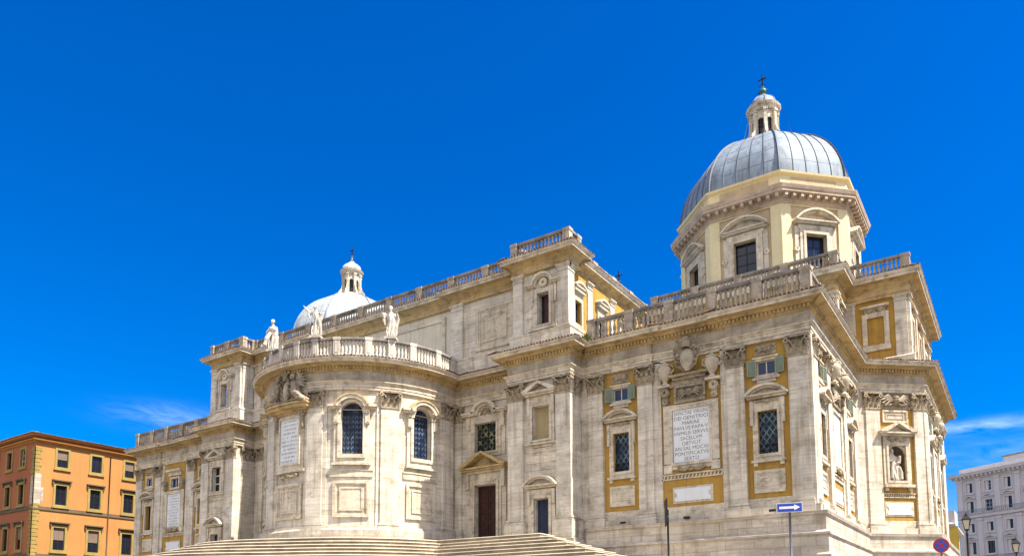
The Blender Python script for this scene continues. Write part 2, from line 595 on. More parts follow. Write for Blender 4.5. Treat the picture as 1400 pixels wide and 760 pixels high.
def offset_path(path, d, closed=False):
    n = len(path); out = []
    for i, (x, y) in enumerate(path):
        def nrm(a, b):
            dx, dy = b[0] - a[0], b[1] - a[1]; l = hypot(dx, dy); return (dy / l, -dx / l)
        if closed:
            n1 = nrm(path[i - 1], path[i]); n2 = nrm(path[i], path[(i + 1) % n])
        else:
            n1 = nrm(path[i - 1], path[i]) if i > 0 else None
            n2 = nrm(path[i], path[i + 1]) if i < n - 1 else None
            n1 = n1 or n2; n2 = n2 or n1
        k = 1 + n1[0] * n2[0] + n1[1] * n2[1]
        out.append((x + d * (n1[0] + n2[0]) / k, y + d * (n1[1] + n2[1]) / k))
    return out


def sweep(mb, path, prof, i0=0, i1=None, closed=False, smooth=False):
    """run a moulding profile [(d, z)] along a plan path"""
    P = [offset_path(path, d, closed) for d, z in prof]
    i1 = (len(path) - 1) if i1 is None else i1
    idx = list(range(i0, i1 + 1))
    pairs = list(zip(idx, idx[1:]))
    if closed:
        pairs.append((len(path) - 1, 0))
    for a, b in pairs:
        for k in range(len(prof) - 1):
            q = [(P[k][a], prof[k][1]), (P[k][b], prof[k][1]), (P[k + 1][b], prof[k + 1][1]), (P[k + 1][a], prof[k + 1][1])]
            mb.quad(*[Vector((p[0], p[1], z)) for p, z in q])
    if not closed:
        for a in (i0, i1):
            i = len(mb.v)
            mb.v += [Vector((P[k][a][0], P[k][a][1], prof[k][1])) for k in range(len(prof))]
            mb.f.append(tuple(range(i, i + len(prof)))); mb.sm.append(False)
    return mb


def walk(path, step, start=0.0, closed=False):
    """points every `step` along a path: (x, y, tx, ty)"""
    pts = list(path) + ([path[0]] if closed else [])
    s = start; acc = 0.0; out = []
    for a, b in zip(pts, pts[1:]):
        l = hypot(b[0] - a[0], b[1] - a[1])
        while s <= acc + l:
            t = (s - acc) / l
            out.append((a[0] + (b[0] - a[0]) * t, a[1] + (b[1] - a[1]) * t, (b[0] - a[0]) / l, (b[1] - a[1]) / l))
            s += step
        acc += l
    return out


def plen(path):
    return sum(hypot(b[0] - a[0], b[1] - a[1]) for a, b in zip(path, path[1:]))


def local(x, y, tx, ty):
    return Frame((x, y), (tx, ty), (ty, -tx))


BAL = [(0.115, 0.0), (0.115, 0.10), (0.06, 0.14), (0.13, 0.36), (0.10, 0.52), (0.05, 0.78), (0.08, 0.84), (0.115, 0.9), (0.115, 1.0)]


def balustrade(path, z, parent, h=1.5, base=0.42, rail=0.24, gap=3.4, peds=None, m='baluster_stone', pedw=0.66, step=0.34):
    """stone balustrade on a plan path; each run is one part with its pedestals as sub-parts"""
    mb = MB()
    zb, zr = z + base, z + h - rail
    L = plen(path)
    if peds is None:
        peds = []
        acc = 0.0
        straight = []
        for a, b in zip(path, path[1:]):
            l = hypot(b[0] - a[0], b[1] - a[1])
            n = max(1, round(l / gap))
            peds += [acc + l * k / n for k in range(n)]
            acc += l
        peds.append(L)
    # plinth and rail
    rl = MB()
    bs = sweep(MB(), path, [(-0.2, z), (0.24, z), (0.24, zb - 0.08), (0.17, zb), (-0.2, zb)])
    sweep(rl, path, [(-0.2, zr), (0.17, zr), (0.23, zr + 0.08), (0.23, z + h), (-0.22, z + h), (-0.2, zr)])
    for x, y, tx, ty in walk(path, step, step / 2):
        s_here = None
        mb.lathe((x, y, zb), [(r * 1.05, t * (zr - zb)) for r, t in BAL], 7)
    o = mb.build('balustrade', m, parent)
    for x, y, tx, ty in [walk(path, 1e9, min(s, L - 1e-4))[0] for s in peds]:
        F = local(x, y, tx, ty)
        pd = MB()
        pd.box(F, -pedw / 2, pedw / 2, z, z + h - rail - 0.003, -0.27, 0.27, False)
        pd.box(F, -pedw / 2 - 0.05, pedw / 2 + 0.05, z + h - rail, z + h + 0.012, -0.30, 0.30, False)
        pd.box(F, -pedw / 2 + 0.14, pedw / 2 - 0.14, zb + 0.12, zr - 0.12, 0.26, 0.30)
        pd.build('pedestal', m, o)
    rl.build('rail', 'lichen_stone', o)
    bs.build('base', 'lichen_stone', o)
    return o


def tile_edge(path, z, d, parent, i0=0, i1=None, pitch=0.27):
    """the row of half-round roof tiles that caps every cornice"""
    P = offset_path(path, d)
    P = P[i0:(len(path) if i1 is None else i1 + 1)]
    mb = MB()
    for x, y, tx, ty in walk(P, pitch, pitch / 2):
        F = local(x, y, tx, ty)
        r = 0.105 * random.uniform(0.85, 1.1)
        dz = random.uniform(-0.015, 0.02)
        fr = [F.p(r * cos(a), 0.05 + random.uniform(-.02, .02), z + dz + r * sin(a)) for a in [pi * k / 4 for k in range(5)]]
        bk = [F.p(r * cos(a), -0.8, z + 0.13 + dz + r * sin(a)) for a in [pi * k / 4 for k in range(5)]]
        mb.grid([fr, bk], smooth=True)
        mb.quad(fr[0], fr[1], fr[3], fr[4])
    sweep(mb, P, [(-0.02, z - 0.03), (-0.02, z + 0.02), (-0.8, z + 0.14)])
    return mb.build('roof_tiles', 'roof_tile', parent)

# ------------------------------------------------------------------ ground
def hgt(x, y):
    t = min(1, max(0, (y + 46) / 26.0)); t = t * t * (3 - 2 * t)
    return 3.3 * t


g = MB()
xs = [-900, -500, -300, -200] + list(range(-140, 141, 10)) + [200, 300, 500, 900]
ys = [-900, -500, -300, -150, -100, -80] + list(range(-70, 61, 5)) + [100, 200, 300, 500, 900]
g.grid([[Vector((x, y, hgt(x, y))) for x in xs] for y in ys], smooth=True)
go = g.build('ground', 'paving'); go['kind'] = 'structure'
rd = MB()
rd.grid([[Vector((x, y, hgt(x, y) + 0.01)) for x in range(-140, 141, 10)] for y in (-36, -31, -26, -24)], smooth=True)
ro = rd.build('road', 'asphalt'); ro['kind'] = 'structure'
kb = MB()
for x in range(-140, 140, 10):
    for ya, yb in ((-24.0, -23.7), (-36.3, -36.0)):
        za, zb2 = hgt(x, ya), hgt(x + 10, ya)
        p = [(x, ya, za), (x + 10, ya, zb2), (x + 10, yb, zb2), (x, yb, za)]
        lo = [Vector((a, b, c - .05)) for a, b, c in p]; hi = [Vector((a, b, c + .12)) for a, b, c in p]
        kb.quad(*hi)
        for i in range(4):
            kb.quad(lo[i], lo[(i + 1) % 4], hi[(i + 1) % 4], hi[i])
ko = kb.build('kerb', 'travertine_plain'); ko['kind'] = 'structure'

# ------------------------------------------------------------------ the basilica
BAS = thing('basilica', 'cream travertine basilica with a rounded apse, ochre side chapels and two grey lead domes', 'basilica', (0.6, 8.0, 3.3))
ZL, ZPB, ZS, ZC, ZA, ZF, ZD, ZT = 8.3, 8.82, 9.23, 18.55, 19.95, 20.62, 21.45, 22.3
AC = (0.6, -1.2); AR = 8.75          # apse centre and wall radius
PAR = 8.95                           # pilaster plane of the apse
th_end = 101.6
arc_pts = [(AC[0] + PAR * sin(R(t)), AC[1] - PAR * cos(R(t))) for t in [-th_end + 2 * th_end * k / 60 for k in range(61)]]
MP = ([(-39.55, 34), (-39.55, -.25), (-34.35, -.25), (-34.35, -.10), (-28.75, -.10), (-28.75, -.25), (-23.65, -.25), (-23.65, -1.97), (-18.0, -1.97), (-18.0, .6)]
      + arc_pts +
      [(16.6, .6), (16.6, -1.97), (22.3, -1.97), (22.3, -.25), (28.07, -.25), (28.07, -.10), (33.5, -.10), (33.5, -.25),
       (39.05, -.25), (39.05, 15.4), (43.6, 19.3), (43.6, 38), (38, 38)])
A0 = 10; A1 = 10 + 60; E_ = A1 + 1      # E_ = index of (16.6,.6)
SECT = [(0, 6), (6, 9), (9, A0), (A0, A1), (A1, E_), (E_, E_ + 3), (E_ + 3, E_ + 8), (E_ + 8, len(MP) - 1)]

PLINTH = [(0.95, 1.5), (0.95, 4.6), (0.82, 4.75), (0.82, 5.55), (0.70, 5.7), (0.70, 6.7), (0.82, 6.8), (0.82, 6.95), (0.62, 7.05), (0.55, 7.1), (0.55, 8.0),
          (0.68, 8.1), (0.72, 8.3), (0.22, 8.34), (0.22, 8.80), (-0.3, 8.82)]
LOWPL = [(0.30, 1.5), (0.30, 7.55), (0.12, 7.62), (-0.3, 7.66)]
APPL = [(0.62, 1.5), (0.62, 7.7), (0.32, 7.75), (0.32, 8.66), (0.2, 8.8), (0.16, 8.98), (-0.25, 9.0)]
ENT = [(-0.3, 19.95), (0.0, 19.95), (0.0, 20.17), (0.05, 20.17), (0.05, 20.40), (0.10, 20.40), (0.10, 20.47), (0.22, 20.58), (0.22, 20.64), (0.0, 20.65)]
FRZ = [(0.0, 20.65), (0.0, 21.42)]
COR = [(0.0, 21.42), (0.08, 21.45), (0.08, 21.52), (0.18, 21.56), (0.18, 21.80), (0.34, 21.84), (0.42, 21.94), (0.93, 21.97), (0.93, 22.13), (1.0, 22.17), (1.1, 22.28), (1.1, 22.31), (-0.5, 22.42)]
for a, b in SECT:
    apse = (a, b) == (A0, A1)
    lowp = a in (6, 9, A1, E_)
    sweep(MB(), MP, LOWPL if lowp else APPL if apse else PLINTH, a, b).build('plinth', 'travertine_base', BAS)
    e = sweep(MB(), MP, ENT, a, b).build('architrave', 'travertine_plain', BAS)
    sweep(MB(), MP, FRZ, a, b).build('frieze', 'frieze_stone', e)
    dn = sweep(MB(), MP, COR[:8], a, b)  # bed mould and soffit carry the painted bounce, the corona stays pale
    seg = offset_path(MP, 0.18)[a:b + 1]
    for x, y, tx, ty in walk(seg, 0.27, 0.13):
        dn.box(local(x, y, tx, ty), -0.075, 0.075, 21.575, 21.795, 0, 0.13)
    c = dn.build('cornice', 'cornice_bounce_stone', BAS)
    sweep(MB(), MP, COR[7:], a, b).build('corona', 'travertine_plain', c)
    tile_edge(MP, 22.33, 1.08, c, a, b)

# roofs behind the balustrades
rf = MB()
for x0, x1, y0, y1, z in ((-39.3, -18, -.2, 34, 22.36), (-18, 38.8, .7, 38, 22.36), (38, 43.3, 19.0, 38, 22.35), (-23.6, 21.6, -.9, 34, 30.38)):
    if z < 30:
        rf.quad(Vector((x0, y0, z)), Vector((x1, y0, z)), Vector((x1, y1, z)), Vector((x0, y1, z)))
    else:
        for a, b, c, d in ((-23.7, -18.6, -.85, 34), (16.5, 21.2, -.85, 34), (-18.6, 16.5, .7, 34)):
            rf.quad(Vector((a, c, z)), Vector((b, c, z)), Vector((b, d, z)), Vector((a, d, z)))
rf.f.append(tuple(range(len(rf.v), len(rf.v) + 61))); rf.sm.append(False)
rf.v += [Vector((x, y, 22.37)) for x, y in arc_pts]
rf.build('roof', 'lead', BAS)


def leaf(mb, F, u, w, z0, h, d, curl=0.2):
    rows = []
    for k in range(7):
        t = k / 6
        ww = w * (0.55 + 0.45 * sin(pi * min(1, t * 0.9 + 0.1))) * (1 if k < 6 else 0.6)
        zz = z0 + h * (t if t < 0.85 else 0.85 + (t - 0.85) * -0.3)
        dd = d + 0.04 + curl * t ** 2.5
        rows.append([F.p(u - ww / 2, dd - 0.05, zz), F.p(u - ww / 4, dd + 0.015, zz), F.p(u, dd + 0.05, zz), F.p(u + ww / 4, dd + 0.015, zz), F.p(u + ww / 2, dd - 0.05, zz)])
    mb.grid(rows, smooth=False)


def capital(F, u0, u1, d, parent, z0=ZC, h=ZA - ZC, m='carved_stone'):
    F = F.flat((u0 + u1) / 2)
    mb = MB(); w = u1 - u0; uc = (u0 + u1) / 2
    mb.box(F, u0 - 0.05, u1 + 0.05, z0 - 0.02, z0 + 0.09, -0.1, d + 0.06)
    mb.box(F, u0 + 0.08, u1 - 0.08, z0 + 0.09, z0 + h * 0.87, -0.1, d - 0.12)
    mb.box(F, u0 - 0.20, u1 + 0.20, z0 + h * 0.88, z0 + h * 0.94, -0.1, d + 0.20)
    mb.box(F, u0 - 0.14, u1 + 0.14, z0 + h * 0.94, z0 + h, -0.1, d + 0.15)
    for k in range(3):
        leaf(mb, F, u0 + w * (k + 0.5) / 3, w / 3 * .86, z0 + 0.08, h * 0.42, d - 0.06, 0.27)
    for k in range(4):
        leaf(mb, F, u0 + w * k / 3, w / 3 * .8, z0 + 0.12, h * 0.66, d - 0.10, 0.36)
    for sgn in (-1, 1):
        uu = uc + sgn * (w / 2 + 0.04)
        mb.arc(F, uu, z0 + h * 0.76, 0.07, 0.17, 0, 360, -0.05, d + 0.22, 10)
        mb.tube([F.p(uc + sgn * w * 0.12, d, z0 + h * 0.5), F.p(uc + sgn * w * 0.3, d + 0.1, z0 + h * 0.66), F.p(uu - sgn * .05, d + 0.17, z0 + h * 0.86)], [0.06, 0.07, 0.05], 5)
        # side leaves
        for q in (0.3, 0.62):
            zz = z0 + h * (q - 0.05)
            mb.quad(F.p(uc + sgn * w / 2, d * 0.2, zz - h * 0.22), F.p(uc + sgn * w / 2, d * 0.9, zz - h * 0.22), F.p(uc + sgn * (w / 2 + 0.16), d * 0.9, zz + h * 0.12), F.p(uc + sgn * (w / 2 + 0.16), d * 0.2, zz + h * 0.12))
    mb.ball(F.p(uc, d + 0.17, z0 + h * 0.9), 0.11, 8, 5)
    return mb.build('capital', m, parent)


def pilaster(F, u0, u1, d0=-0.1, d=0.25, parent=BAS, z0=ZPB, zc=ZC, za=ZA, ped=True, cap=True, m='travertine', low=False):
    mb = MB()
    if ped:
        mb.box(F, u0 - 0.2, u1 + 0.2, z0 - (1.6 if low else 0.5), z0, d0, d + 0.28)
        mb.box(F, u0 - 0.16, u1 + 0.16, z0 + 0.001, z0 + 0.17, d0, d + 0.19)
        mb.box(F, u0 - 0.07, u1 + 0.07, z0 + 0.172, z0 + 0.27, d0, d + 0.08)
        mb.box(F, u0 - 0.11, u1 + 0.11, z0 + 0.272, z0 + 0.41, d0, d + 0.13)
        z0 = z0 + 0.412
    mb.box(F, u0, u1, z0, zc, d0, d)
    o = mb.build('pilaster', m, parent)
    if cap:
        capital(F, u0, u1, d, o, zc, za - zc)
    return o


def strip(F, u0, u1, d, parent=BAS, z0=ZPB, z1=ZA + 0.1, d0=-0.1):
    return MB().box(F, u0, u1, z0, z1, d0, d).build('stone_strip', 'travertine', parent)


def seg_pediment(F, uc, hw, zb, rise, d0, d, parent, m='travertine_plain', name='pediment'):
    """segmental pediment on a straight cornice"""
    F = F.flat(uc)
    mb = MB()
    mb.box(F, uc - hw, uc + hw, zb - 0.10, zb, d0, d)
    mb.box(F, uc - hw + 0.12, uc + hw - 0.12, zb - 0.24, zb - 0.102, d0, d - 0.22)
    rr = (hw * hw + rise * rise) / (2 * rise)
    a = math.degrees(math.asin(min(1, hw / rr)))
    zc = zb + rise - rr
    mb.arc(F, uc, zc, rr - 0.17, rr, 90 - a, 90 + a, d0, d + 0.06, 14)
    mb.arc(F, uc, zc, rr - 0.30, rr - 0.172, 90 - a * .93, 90 + a * .93, d0, d - 0.16, 14)
    n = 12
    poly = [(uc + rr * .97 * sin(R(-a + 2 * a * k / n)) * .96, zc + (rr - .2) * cos(R(-a + 2 * a * k / n))) for k in range(n + 1)]
    mb.prism(F, [(u, max(z, zb + .002)) for u, z in poly], d0, d0 + 0.10)
    return mb.build(name, m, parent)


def tri_pediment(F, uc, hw, zb, rise, d0, d, parent, m='travertine_plain'):
    F = F.flat(uc)
    mb = MB()
    mb.box(F, uc - hw, uc + hw, zb - 0.12, zb, d0, d)
    mb.box(F, uc - hw + 0.14, uc + hw - 0.14, zb - 0.28, zb - 0.122, d0, d - 0.22)
    t = 0.20
    for s in (-1, 1):
        mb.prism(F, [(uc + s * (hw + .06), zb + 0.002), (uc + s * (hw + .06), zb + t * .6), (uc, zb + rise + t), (uc, zb + rise), (uc + s * (hw - .45), zb + .002)], d0, d + 0.05)
    mb.prism(F, [(uc - hw + .5, zb + 0.002), (uc + hw - .5, zb + 0.002), (uc, zb + rise - 0.05)], d0, d0 + 0.1)
    return mb.build('pediment', m, parent)


def angel_head(F, u, z, w, parent, m='carved_stone', d=0.05, name='angel_relief'):
    """winged cherub head in relief"""
    F = F.flat(u)
    mb = MB()
    k = w / 1.3
    mb.ball(F.p(u, d + 0.10, z), 0.17 * k, 10, 7)
    mb.ball(F.p(u, d + 0.12, z + 0.10 * k), (0.17 * k, 0.15 * k, 0.12 * k), 8, 5)
    mb.ball(F.p(u, d + 0.26 * max(k, .7), z - 0.03 * k), 0.035 * k, 6, 4)
    for s in (-1, 1):
        for j in range(4):
            a = R(25 - 24 * j)
            p0 = F.p(u + s * 0.13 * k, d + 0.06, z - 0.02 * k)
            p1 = F.p(u + s * (0.13 + 0.30 * cos(a)) * k, d + 0.12, z + (0.12 + 0.22 * sin(a)) * k)
            p2 = F.p(u + s * (0.13 + 0.55 * cos(a)) * k, d + 0.05, z + (0.02 + 0.34 * sin(a)) * k)
            mb.tube([p0, p1, p2], [0.05 * k, 0.085 * k, 0.025 * k], 6)
    return mb.build(name, m, parent)


def swag(F, u, z, w, parent, d=0.06, m='carved_stone'):
    """carved garland with a shell in the middle"""
    F = F.flat(u)
    mb = MB()
    n = 9
    for s in (-1, 1):
        pts = [F.p(u + s * w * (0.08 + 0.40 * k / 5), d + 0.07, z - 0.16 * sin(pi * k / 5) + 0.05) for k in range(6)]
        mb.tube(pts, [0.06, 0.10, 0.12, 0.11, 0.09, 0.06], 6)
        mb.arc(F, u + s * w * 0.47, z + 0.06, 0.05, 0.13, 0, 360, 0, d + 0.12, 10)
    for k in range(7):
        a = pi * k / 6
        mb.tube([F.p(u, d + .03, z - 0.12), F.p(u + 0.20 * cos(a), d + 0.12, z - .08 + 0.22 * sin(a))], [0.03, 0.06], 5)
    return mb.build('garland', m, parent)


def sunk_panel(F, u0, u1, z0, z1, parent, d0=0.0, d=0.10, w=0.16, m='travertine_plain', inner='travertine', lab='panel'):
    """raised frame with a second inner frame round a plain field"""
    mb = MB()
    mb.ring(F, (u0, u1, z0, z1), w, d0, d)
    mb.ring(F, (u0 + w + .0, u1 - w - .0, z0 + w, z1 - w), w * .45, d0, d * .55)
    mb.box(F, u0 + .03, u1 - .03, z0 + .03, z1 - .03, d0 - .02, d0 + .025)
    o = mb.build(lab, m, parent)
    k = w * 2.3
    ib = MB()
    ib.ring(F, (u0 + k, u1 - k, z0 + k, z1 - k), w * .55, d0, d * .7)
    ib.box(F, u0 + k + w * .56, u1 - k - w * .56, z0 + k + w * .56, z1 - k - w * .56, d0 - .02, d0 + d * .35)
    ib.build('field', m, o)
    return o


def eared_panel(F, u0, u1, z0, z1, parent, d0=0.0, m='marble'):
    """white slab with scalloped ends inside a plain border"""
    mb = MB()
    mb.box(F, u0, u1, z0, z1, d0 - .02, d0 + 0.05)
    o = mb.build('panel', 'travertine_plain', parent)
    h = (z1 - z0) / 2; zc = (z0 + z1) / 2
    w = .14
    pl = [(u0 + w, z0 + w), (u1 - w, z0 + w)]
    for k in range(7):
        a = R(-90 + 30 * k)
        pl.append((u1 - w - 0.16 * cos(a), zc + 0.20 * sin(a)))
    pl += [(u1 - w, z1 - w), (u0 + w, z1 - w)]
    for k in range(7):
        a = R(90 - 30 * k)
        pl.append((u0 + w + 0.16 * cos(a), zc + 0.20 * sin(a)))
    MB().prism(F, pl, d0 + .04, d0 + 0.10).build('slab', m, o)
    return o


def glazing(F, u0, u1, z0, z1, d, m, parent, bars=(1, 3), arch=False):
    """a pane with glazing bars as its own mesh, set back in the reveal"""
    p = MB().box(F, u0, u1, z0, z1, d - 0.05, d).build('pane', m, parent)
    if bars:
        b = MB(); t = 0.035
        b.ring(F, (u0, u1, z0, z1), 0.06, d, d + 0.05)
        for k in range(1, bars[0] + 1):
            u = u0 + (u1 - u0) * k / (bars[0] + 1)
            b.box(F, u - t, u + t, z0 + 0.06, z1 - .06, d, d + 0.045)
        for k in range(1, bars[1] + 1):
            z = z0 + (z1 - z0) * k / (bars[1] + 1)
            b.box(F, u0 + .06, u1 - .06, z - t * .8, z + t * .8, d, d + 0.04)
        b.build('glazing_bars', 'window_wood' if m != 'dark_glass' else 'iron', parent)
    return p


def console(F, u, z0, z1, w, d0, d, parent, m='carved_stone'):
    """scrolled bracket"""
    F = F.flat(u)
    mb = MB(); h = z1 - z0
    mb.arc(F, u, z1 - w * .55, w * .15, w * .55, 0, 360, d0, d, 10)
    mb.box(F, u - w * .32, u + w * .32, z0 + h * .2, z1 - w * .5, d0, d * .75)
    mb.arc(F, u, z0 + w * .4, w * .1, w * .38, 0, 360, d0, d * .85, 10)
    return mb.build('console', m, parent)


def window_bay(F, c, hb, parent, shut=True, dark=False):
    """narrow ochre bay: panel, tall leaded window under a segmental pediment, little shuttered window above"""
    win = (c - .63, c + .63, 12.44, 15.28); sw = (c - .60, c + .60, 17.74, 18.68)
    MB().wall(F, c - hb, c + hb, ZS + .25, ZA + .1, 0.0, [win, sw], 0.4).build('stucco_field', 'ochre_stucco', parent)
    MB().wall(F, c - hb - .15, c + hb + .15, ZPB - .2, ZS + .26, 0.06).build('wall', 'travertine_plain', parent)
    sunk_panel(F, c - 1.0, c + 1.0, 9.84, 11.35, parent, w=.19)
    fr = MB()
    fr.ring(F, (c - .99, c + .99, 12.0, 15.75), 0.34, 0, 0.10, .30, .30)
    fr.ring(F, (c - .80, c + .80, 12.22, 15.55), 0.16, 0.10, 0.17, .2, .26)
    fr.box(F, c - 1.12, c + 1.12, 11.86, 12.02, 0, 0.24)
    for s in (-1, 1):
        fr.box(F, c + s * .86 - .13, c + s * .86 + .13, 11.62, 11.86, 0, 0.15)
        fr.box(F, c + s * 1.02 - .11, c + s * 1.02 + .11, 14.4, 16.06, 0, 0.2)
    fr.box(F, c - 1.0, c + 1.0, 15.751, 16.07, 0, 0.12)
    w = fr.build('window', 'travertine_plain', parent)
    if dark:
        glazing(F, win[0], win[1], win[2], win[3], -0.36, 'dark_glass', w, None)
        lf = MB().box(F, win[0] + .02, win[0] + .5, win[2], win[3], -.34, -.30).build('inner_shutter', 'window_wood', w)
    else:
        MB().box(F, win[0], win[1], win[2], win[3], -.30, -.24).build('pane', 'diamond_glass', w)
        gr = MB()
        for k in range(5):
            u = win[0] + (win[1] - win[0]) * (k + .5) / 5
            gr.tube([F.p(u, -.08, win[2]), F.p(u, -.08, win[2] + .62)], .022, 5)
        gr.box(F, win[0], win[1], win[2] + .60, win[2] + .66, -.11, -.06)
        gr.box(F, win[0], win[1], win[2] + .22, win[2] + .27, -.11, -.06)
        gr.build('railing', 'iron', w)
    rel = MB()
    rel.ball(F.flat(c).p(c, 0.18, 15.93), (.22, .1, .15), 8, 6)
    for s in (-1, 1):
        rel.tube([F.p(c + s * .2, .16, 15.88), F.p(c + s * .5, .2, 15.98), F.p(c + s * .72, .16, 15.88)], [.05, .09, .05], 6)
    rel.build('keystone_relief', 'carved_stone', w)
    seg_pediment(F, c, 1.40, 16.38, 0.66, 0, 0.55, w)
    # upper window
    f2 = MB()
    f2.ring(F, (c - .78, c + .78, 17.58, 18.84), 0.16, 0, 0.12)
    f2.box(F, c - .85, c + .85, 18.841, 18.95, 0, 0.2)
    f2.box(F, c - .88, c + .88, 17.42, 17.579, 0, 0.16)
    f2.box(F, c - .62, c + .62, 17.22, 17.419, 0, 0.08)
    w2 = f2.build('window', 'travertine_plain', parent)
    glazing(F, sw[0], sw[1], sw[2], sw[3], -.14, 'blue_glass', w2, (1, 0))
    if shut:
        for s in (-1, 1):
            G = Frame(F.p(c + s * .62, 0.10, 0), F.U * s * .93 + F.N * (.32 if s < 0 else .18), F.N * .93 - F.U * s * .3)
            sh = MB()
            sh.ring(G, (0.0, .60, 17.70, 18.76), .07, 0, .05)
            for k in range(11):
                z = 17.79 + k * .083
                sh.quad(G.p(.07, .01, z), G.p(.53, .01, z), G.p(.53, .04, z + .07), G.p(.07, .04, z + .07))
            sh.box(G, .07, .53, 17.77, 18.69, -.005, .004)
            sh.build('shutter', 'shutter_green', w2)
    angel_head(F, c, 19.42, 1.2, parent, d=.02)
    MB().box(F, c - .68, c + .68, 19.10, 19.80, 0, .05).build('relief_slab', 'carved_stone', parent)


TEXT = ['SANCTAE VIRGINI', 'DEI·GENITRICI', 'MARIAE', 'PAVLVS·PAPA·V', 'HVMILIS·SERVVS', 'SACELLVM', 'OBTVLIT', 'AN·SAL·MDCXI', 'PONTIFICATVS', 'SEXTO']


def letters(F, u0, u1, z0, z1, d, lines, parent):
    F = F.flat((u0 + u1) / 2)
    n = len(lines); lh = (z1 - z0) / (n + .35)
    dg = bpy.context.evaluated_depsgraph_get()
    mb = MB()
    for i, t in enumerate(lines):
        cu = bpy.data.curves.new('inscription', 'FONT')
        cu.body = t; cu.size = lh * 1.02; cu.align_x = 'CENTER'; cu.resolution_u = 2; cu.offset = 0.0
        o = bpy.data.objects.new('inscription', cu); COL.objects.link(o)
        dg.update()
        me = o.evaluated_get(dg).to_mesh()
        w = max(v.co.x for v in me.vertices) - min(v.co.x for v in me.vertices)
        k = min(1.25, (u1 - u0) * (.95 if len(t) > 11 else .12 + .06 * len(t)) / w)
        zb = z1 - lh * (i + 1) - lh * .02
        i0 = len(mb.v)
        mb.v += [F.p((u0 + u1) / 2 + v.co.x * k, d, zb + v.co.y) for v in me.vertices]
        for p in me.polygons:
            mb.f.append(tuple(i0 + q for q in p.vertices)); mb.sm.append(False)
        o.evaluated_get(dg).to_mesh_clear()
        bpy.data.objects.remove(o); bpy.data.curves.remove(cu)
    return mb.build('inscription', 'lettering', parent)


def worn_lines(F, u0, u1, z0, z1, d, n, parent):
    """rows of incised strokes too worn and far away to read"""
    mb = MB(); lh = (z1 - z0) / n
    rnd = random.Random(int(u0 * 100) + n)
    for i in range(n):
        z = z1 - lh * (i + .75)
        ind = rnd.uniform(0, .18) * (u1 - u0)
        u = u0 + ind
        while u < u1 - ind:
            w = rnd.uniform(.03, .09)
            if rnd.random() > .22:
                hh = lh * .5
                a, b = F.p(u, d, z), F.p(u + w * .35, d, z)
                mb.quad(a, b, F.p(u + w * .35, d, z + hh), F.p(u, d, z + hh))
                if rnd.random() > .4:
                    mb.quad(F.p(u, d + .001, z + hh * .8), F.p(u + w, d + .001, z + hh * .8), F.p(u + w, d + .001, z + hh), F.p(u, d + .001, z + hh))
            u += w * 1.25
    return mb.build('worn_lettering', 'lettering', parent)


def urn(F, u, z, parent, h=1.75, w=.62, d=.5):
    c = F.flat(u).p(u, d, z)
    mb = MB()
    k = h / 1.75; q = w / .62
    prof = [(.34, 0), (.34, .10), (.24, .14), (.16, .26), (.2, .32), (.40, .62), (.54, .98), (.58, 1.18), (.50, 1.34), (.36, 1.42), (.44, 1.50), (.46, 1.56), (.30, 1.62), (.16, 1.70), (.10, 1.76)]
    mb.lathe(c, [(r * q, zz * k) for r, zz in prof], 14)
    for s in (-1, 1):
        Fu = F.flat(u)
        mb.tube([Fu.p(u + s * .50 * q, d, z + .85 * k), Fu.p(u + s * .72 * q, d, z + 1.1 * k), Fu.p(u + s * .70 * q, d, z + 1.4 * k), Fu.p(u + s * .45 * q, d, z + 1.5 * k)], [.07, .08, .08, .06], 6)
    return mb.build('urn', 'pale_carving', parent)


def arms(F, u, z0, z1, w, parent, d=.35):
    """carved coat of arms: swelling shield in scrolls, crossed keys and tiara on top"""
    F = F.flat(u); h = z1 - z0
    mb = MB()
    rows = []
    for i in range(10):
        t = i / 9
        ww = w * .31 * (sin(pi * (0.12 + .80 * t)) ** .6) * (1 if t > .3 else .55 + 1.5 * t)
        row = []
        for k in range(9):
            q = -1 + k / 4
            row.append(F.p(u + ww * q, d - .12 + .34 * sqrt(max(0, 1 - q * q)) * sin(pi * (.1 + .8 * t)), z0 + h * .66 * t))
        rows.append(row)
    mb.grid(rows)
    o = mb.build('coat_of_arms', 'pale_carving', parent)
    sc = MB()
    for s in (-1, 1):
        sc.tube([F.p(u + s * w * .12, d, z0 + .02), F.p(u + s * w * .36, d, z0 + h * .16), F.p(u + s * w * .46, d, z0 + h * .4), F.p(u + s * w * .5, d + .05, z0 + h * .56), F.p(u + s * w * .34, d + .1, z0 + h * .68), F.p(u + s * w * .18, d + .12, z0 + h * .62)], [.06, .09, .10, .11, .09, .05], 6)
        sc.tube([F.p(u - s * w * .30, d + .05, z0 + h * .60), F.p(u + s * w * .36, d + .12, z0 + h * .88)], [.05, .06], 6)
        for q in range(4):
            zz = z0 + h * (.10 + .15 * q)
            sc.tube([F.p(u + s * w * (.22 + .05 * q), d + .02, zz), F.p(u + s * w * (.42 + .03 * q), d + .12, zz + h * .05), F.p(u + s * w * (.36 + .03 * q), d + .16, zz + h * .13)], [.05, .085, .045], 6)
        sc.arc(F, u + s * w * .38, z0 + h * .90, .04, .13, 0, 360, d, d + .14, 10)
    sc.lathe(F.p(u, d + .06, z0 + h * .64), [(w * .17, 0), (w * .22, h * .08), (w * .21, h * .16), (w * .17, h * .22), (w * .18, h * .24), (w * .10, h * .32), (.03, h * .35), (.05, h * .37), (.0, h * .39)], 12)
    sc.build('tiara_and_scrolls', 'carved_stone', o)
    return o


